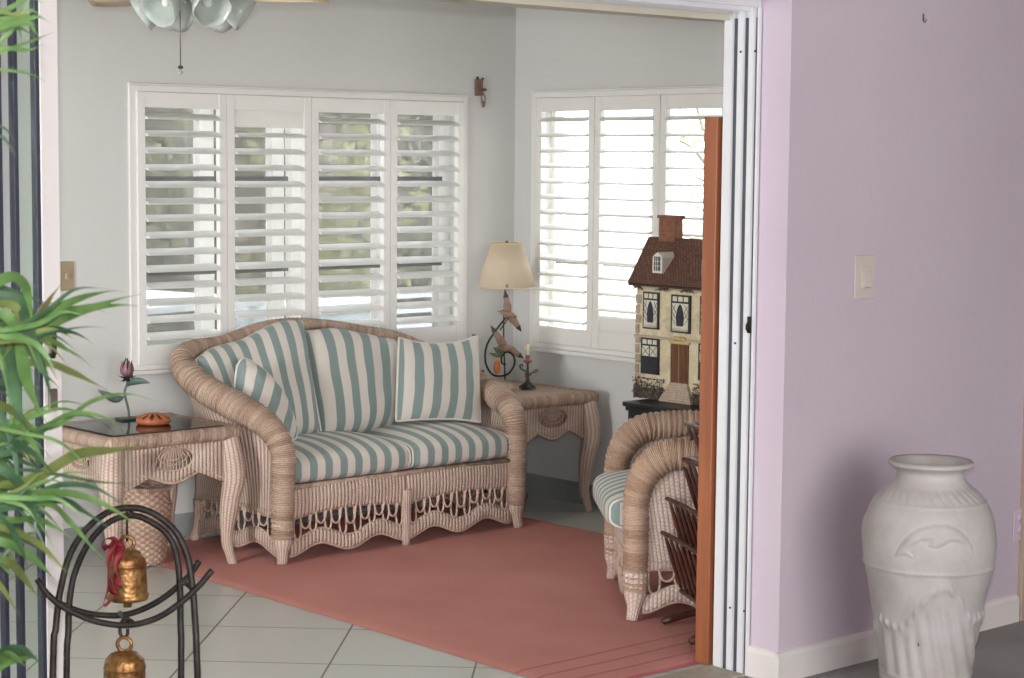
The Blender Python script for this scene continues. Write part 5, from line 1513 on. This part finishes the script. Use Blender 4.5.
def magazine(tier, col, label, dz, back, th=.008, cat='magazine'):
    s_, z = tiers[tier]; a = A0+b2v*(s_+.018+back)+Vector((0, 0, z))+w2*.03; 
    v = (b2v*.065-Vector((0, 0, .20))); g = G(); lo = a+v*.93; hi = a+Vector((0, 0, dz))
    W_ = w2*.24; n = b2v*th
    P = [lo, lo+W_, hi+W_, hi]; b0 = len(g.v); g.v += P+[p+n for p in P]
    for f_ in ((0, 1, 2, 3), (7, 6, 5, 4), (0, 4, 5, 1), (1, 5, 6, 2), (2, 6, 7, 3), (3, 7, 4, 0)): g.face([b0+i for i in f_])
    setp(g.build('magazine', simple('magazine_cover', col, .35, var=.1, scale=30), smooth=False, org=lo), label, cat)
magazine(2, (206, 204, 206), 'white-covered magazine standing in the third pocket of the mahogany rack', .012, 0)
magazine(3, (96, 110, 104), 'grey-green magazine in the topmost pocket of the mahogany rack', .014, 0)
magazine(3, (150, 84, 60), 'rust-coloured magazine at the back of the topmost rack pocket', .030, .02)
magazine(1, (70, 60, 60), 'dark magazine in the second pocket of the mahogany rack', -.01, 0)

# ================================================================== ORANGE WOOD SCREEN
xs_ = 4.43; ya_, yb_ = atx(713.5, 400, xs_).y, atx(701, 400, xs_).y
ya_ = atx(713.5, 400, xs_).y+.004; yb_ = ya_+.056; topz = atx(715, 117, xs_).z
scr = thing('folded_wood_screen', (xs_+.28, (ya_+yb_)/2, 0), 'tall orange-brown wooden folded screen standing just behind the white door track', 'room screen')
ow = wood('orange_brown_wood', (132, 76, 48), (158, 94, 60), 9, .4)
G().b2((xs_, ya_, .004), (xs_+.55, yb_, topz)).build('wooden_leaf', ow, scr, smooth=False, bevel=.003)
ORGx = None

# ================================================================== OUTSIDE
setp(G().b2((XL-6, YB+.14, -.32), (40, 40, -.12)).build('ground', simple('pale_patio_ground', (150, 152, 140), .9, var=.12, scale=1.2), smooth=False), kind='structure')
setp(G().b2((XR+.14, -6, -.32), (40, YB+.14, -.12)).build('ground', simple('pale_patio_ground_side', (176, 172, 158), .9, var=.12, scale=1.2), smooth=False), kind='structure')
def folmat(name, a, b, c):
    x = N(name); x.set(Roughness=.6); f = x.noise(9, 5, rough=.7)
    col = x.ramp(f, [(.32, srgb(a)), (.5, srgb(b)), (.68, srgb(c))]); x.l(col, x.b.inputs['Base Color'])
    tl = x.n('ShaderNodeBsdfTranslucent'); x.l(col, tl.inputs[0]); mx = x.n('ShaderNodeMixShader'); mx.inputs[0].default_value = .35
    x.l(x.b.outputs[0], mx.inputs[1]); x.l(tl.outputs[0], mx.inputs[2]); x.l(mx.outputs[0], x.o.inputs['Surface']); return x.m
FM = [folmat('grey_green_leaves', (104, 104, 92), (140, 140, 124), (172, 170, 150)), folmat('deep_green_leaves', (88, 92, 80), (120, 122, 106), (150, 150, 130)), folmat('sunlit_leaves', (120, 126, 84), (158, 158, 112), (190, 184, 140))]
barkm = simple('grey_bark', (120, 106, 92), .9, var=.2, scale=14)
def shrub(name, c, r, h, n, m, label, group, leaf=.07, z0=-.12, bare=False, cat='tree'):
    t = thing(name, (c[0], c[1], z0), label, cat, group)
    g = G(); rnd = random.Random(hash(name) % 7+int(c[0]*100))
    for k in range(7):
        a = rnd.uniform(0, 6.28); e = rnd.uniform(.3, .9)
        P = [Vector((c[0], c[1], z0)), Vector((c[0]+.15*r*cos(a), c[1]+.15*r*sin(a), z0+h*.35)), Vector((c[0]+e*r*cos(a), c[1]+e*r*sin(a), z0+h*rnd.uniform(.6, .95)))]
        sp_ = spline(P, 14); g.tube(sp_, lambda t: .05*(1-t)+.008, 6)
        for q in range(5):
            b0 = sp_[5+q]; a2 = rnd.uniform(0, 6.28); g.tube(spline([b0, b0+Vector((cos(a2)*.25, sin(a2)*.25, .22)), b0+Vector((cos(a2)*.5, sin(a2)*.5, .30))], 8), lambda t: .016*(1-t)+.004, 5)
    g.build('trunk', barkm, t)
    g = G(); cl = [(c[0]+rnd.uniform(-.6, .6)*r, c[1]+rnd.uniform(-.6, .6)*r, z0+h*rnd.uniform(.12, .92), rnd.uniform(.35, .55)*r) for _ in range(26)]
    for k in range(n):
        q = rnd.choice(cl); v = Vector((rnd.gauss(0, 1), rnd.gauss(0, 1), rnd.gauss(0, 1))).normalized()*q[3]*rnd.random()**.4
        p = Vector(q[:3])+v
        if p.z < z0+.02: continue
        u = Vector((rnd.gauss(0, 1), rnd.gauss(0, 1), rnd.gauss(0, .6))).normalized(); w = u.cross(Vector((rnd.gauss(0, 1), rnd.gauss(0, 1), rnd.gauss(0, 1)))).normalized()
        L_ = leaf*rnd.uniform(.6, 1.3); b0 = len(g.v)
        g.v += [p-u*L_, p+w*L_*.4, p+u*L_, p-w*L_*.4]; g.face((b0, b0+1, b0+2, b0+3))
    g.build('foliage', m, t, smooth=False)
TB = [((4.1, 10.4), 1.0, 3.4, 2400, 0, 'grey-green leafy tree outside, nearest the leftmost back shutter'),
      ((6.1, 11.0), 1.1, 3.8, 2600, 1, 'deep green tree outside, behind the second back shutter'),
      ((8.0, 11.6), 1.1, 3.8, 2600, 2, 'yellow-green tree outside, seen through the third back shutter'),
      ((7.2, 13.9), 1.1, 4.6, 2600, 1, 'tall dark tree farthest outside, between the second and third back shutters'),
      ((4.9, 13.4), 1.3, 4.4, 2600, 2, 'pale tall tree far outside beyond the leftmost back shutter'),
      ((9.3, 13.6), 1.0, 4.4, 2600, 0, 'grey-green tree far outside at the corner end of the back window')]
TR = [((11.6, 10.3), .8, 2.9, 420, 2, 'thin sunlit tree outside the corner end of the right window'),
      ((11.4, 8.3), .8, 3.4, 700, 2, 'sparse branching tree outside the middle of the right window'),
      ((10.2, 6.6), .7, 3.0, 600, 0, 'sparse small tree outside the right window behind the dollhouse')]
for c, r, h, n, k, lb in TB: shrub('garden_tree', c, r, h, n, FM[k], lb, 'garden trees behind the house')
for c, r, h, n, k, lb in TR: shrub('garden_tree', c, r, h, n, FM[k], lb, 'sunlit trees beyond the right window', leaf=.06)
# dense hedge closing the view behind the back window
def hedge(x0, x1, y0, y1, h, n, label):
    t = thing('garden_hedge', ((x0+x1)/2, (y0+y1)/2, -.12), label, 'hedge'); rnd = random.Random(4)
    bump = lambda x, z: .25*sin(x*2.1+z)+.18*sin(x*5.3-z*3.1)+.12*sin(z*6+x*9)
    g = G(); nx, nz = 90, 40; rows = []
    for i in range(nx+1):
        x = x0+(x1-x0)*i/nx; rows.append([(x, y0+.35+bump(x, h*j/nz)*.5+(0 if j < nz else .6), -.12+(h+.3*sin(x*3)+.2*sin(x*7.7))*j/nz) for j in range(nz+1)])
    g.quadstrip(rows, [[(0, 0)]*(nz+1)]*(nx+1)); g.b2((x0, y0+.9, -.12), (x1, y1, h*.9))
    g.build('hedge_core', FM[1], t, smooth=False)
    g = G()
    for k in range(n):
        x = rnd.uniform(x0, x1); z = rnd.uniform(0, 1)**.9*(h+.3*sin(x*3)+.2*sin(x*7.7)+.15); p = Vector((x, y0+.30+bump(x, z)*.5-rnd.random()*.35, -.12+z))
        u = Vector((rnd.gauss(0, 1), rnd.gauss(0, .5), rnd.gauss(0, .8))).normalized(); w = u.cross(Vector((rnd.gauss(0, .6), -1, rnd.gauss(0, .6)))).normalized(); L_ = .085*rnd.uniform(.6, 1.4); b0 = len(g.v)
        g.v += [p-u*L_, p+w*L_*.45, p+u*L_, p-w*L_*.45]; g.face((b0, b0+1, b0+2, b0+3))
    g.build('foliage', FM[0], t, smooth=False)
hedge(3.0, 13.4, 15.8, 17.2, 4.6, 16000, 'tall grey-green hedge closing off the garden behind the trees outside the back window')
# white patio table and storage box outside the back window
wp = simple('white_patio_plastic', (226, 234, 240), .4, var=.01)
pt = thing('patio_table', (4.95, 8.35, -.12), 'white rectangular patio table outside, low behind the leftmost back shutter', 'table')
g = G(); g.box((4.95, 8.35, .86), (1.0, .9, .035), rz=.25); g.build('table_top', wp, pt, smooth=False, bevel=.006)
for sx in (-1, 1):
    for sy in (-1, 1):
        q = Matrix.Rotation(.25, 3, 'Z') @ Vector((sx*.43, sy*.38, 0)); G().tube([(4.95+q.x, 8.35+q.y, .85), (4.95+q.x*1.05, 8.35+q.y*1.05, -.12)], .022, 10).build('leg', wp, pt)
sb_ = thing('storage_box', (6.1, 8.5, -.12), 'pale blue-white lidded patio box outside, low behind the second back shutter', 'box')
g = G(); g.box((6.1, 8.5, .33), (.62, .55, .86), rz=.2)
for k in range(6): pass
g.build('box_body', simple('blue_white_plastic', (206, 220, 230), .5), sb_, smooth=False, bevel=.01)
g = G(); g.box((6.1, 8.5, .79), (.68, .60, .06), rz=.2); g.build('box_lid', wp, sb_, smooth=False, bevel=.012)
sb2 = thing('patio_bench', (7.6, 8.9, -.12), 'white slatted patio bench outside, low behind the third back shutter', 'bench')
g = G()
for k in range(6): g.box((7.6, 8.7+k*.08, .36), (1.3, .06, .02), rz=.1)
for k in range(4): g.box((7.6, 9.16, .50+k*.09), (1.3, .02, .06), rz=.1)
g.build('seat_and_back_slats', wp, sb2, smooth=False)
for sx in (-1, 1):
    for yy in (8.70, 9.14): G().box((7.6+sx*.58, yy+sx*.06, .1 if yy < 9 else .30), (.05, .05, .46 if yy < 9 else .84)).build('leg', wp, sb2, smooth=False)

# ================================================================== LIGHT
w = D.worlds.new('World'); bpy.context.scene.world = w; w.use_nodes = True
nt = w.node_tree; bg = nt.nodes['Background']
tc = nt.nodes.new('ShaderNodeTexCoord'); sx_ = nt.nodes.new('ShaderNodeSeparateXYZ'); nt.links.new(tc.outputs['Generated'], sx_.inputs[0])
cr = nt.nodes.new('ShaderNodeValToRGB'); nt.links.new(sx_.outputs[2], cr.inputs[0])
e = cr.color_ramp.elements; e[0].position = 0; e[0].color = (1, 1, 1, 1); e[1].position = .7; e[1].color = (.82, .9, 1, 1)
nt.links.new(cr.outputs[0], bg.inputs[0]); bg.inputs[1].default_value = 4.0
def light(name, ty, loc, energy, color=(1, 1, 1), size=1, size_y=None, target=None, rot=None, spread=None):
    l = D.lights.new(name, ty); l.energy = energy; l.color = color
    if ty == 'AREA':
        l.shape = 'RECTANGLE'; l.size = size; l.size_y = size_y or size
        if spread: l.spread = spread
    elif ty in ('POINT', 'SPOT'): l.shadow_soft_size = size
    o = D.objects.new(name, l); COL.objects.link(o); o.location = loc
    if target is not None: o.rotation_euler = (Vector(target)-Vector(loc)).to_track_quat('-Z', 'Y').to_euler()
    return o
sun = light('sun', 'SUN', (20, 14, 16), 5.5, (1, .95, .86), target=(6, 7, 0)); sun.data.angle = math.radians(.6)
sun.rotation_euler = (Vector((-.52, -.20, -1.0))).to_track_quat('-Z', 'Y').to_euler()
light('sunroom_west_fill', 'AREA', (XL+.06, 4.85, 1.25), 74, (.985, .995, 1), 1.3, 1.7, target=(6, 6.7, .95), spread=2.3)  # added fill lamp by the unseen left wall, no window there
light('front_room_fill', 'AREA', (1.9, -3.1, 1.45), 300, (.98, .985, 1), 6.6, 2.4, target=(3.8, 4, 1.2))  # added fill lamp behind the camera, the wall there has no opening
fl = light('camera_flash', 'SPOT', CAM+rightv*-.02+Vector((0, 0, .10)), 150, (.97, .98, 1), .012, target=CAM+Vector((0, 0, .10))+ray(470, 330)*5)
fl.data.spot_size = math.radians(75); fl.data.spot_blend = 1.0

# ================================================================== CAMERA
cd = D.cameras.new('camera'); co = D.objects.new('camera', cd); COL.objects.link(co)
cd.sensor_width = 36; cd.lens = F/1024*36; cd.clip_start = .05; cd.clip_end = 200
R3 = Matrix((AX, AY, AZ)); M4 = R3.to_4x4(); M4.translation = CAM; co.matrix_world = M4
cd.dof.use_dof = True; cd.dof.focus_distance = 6.6; cd.dof.aperture_fstop = 13
sc = bpy.context.scene; sc.camera = co
sc.view_settings.view_transform = 'Standard'; sc.view_settings.look = 'None'; sc.view_settings.gamma = 1; sc.view_settings.exposure = 1.0
sc.view_settings.use_curve_mapping = False
sc.cycles.use_denoising = True
sc.cycles.max_bounces = 8; sc.cycles.diffuse_bounces = 4; sc.cycles.transparent_max_bounces = 16; sc.cycles.sample_clamp_indirect = 6
sc.cycles.caustics_reflective = False; sc.cycles.caustics_refractive = False
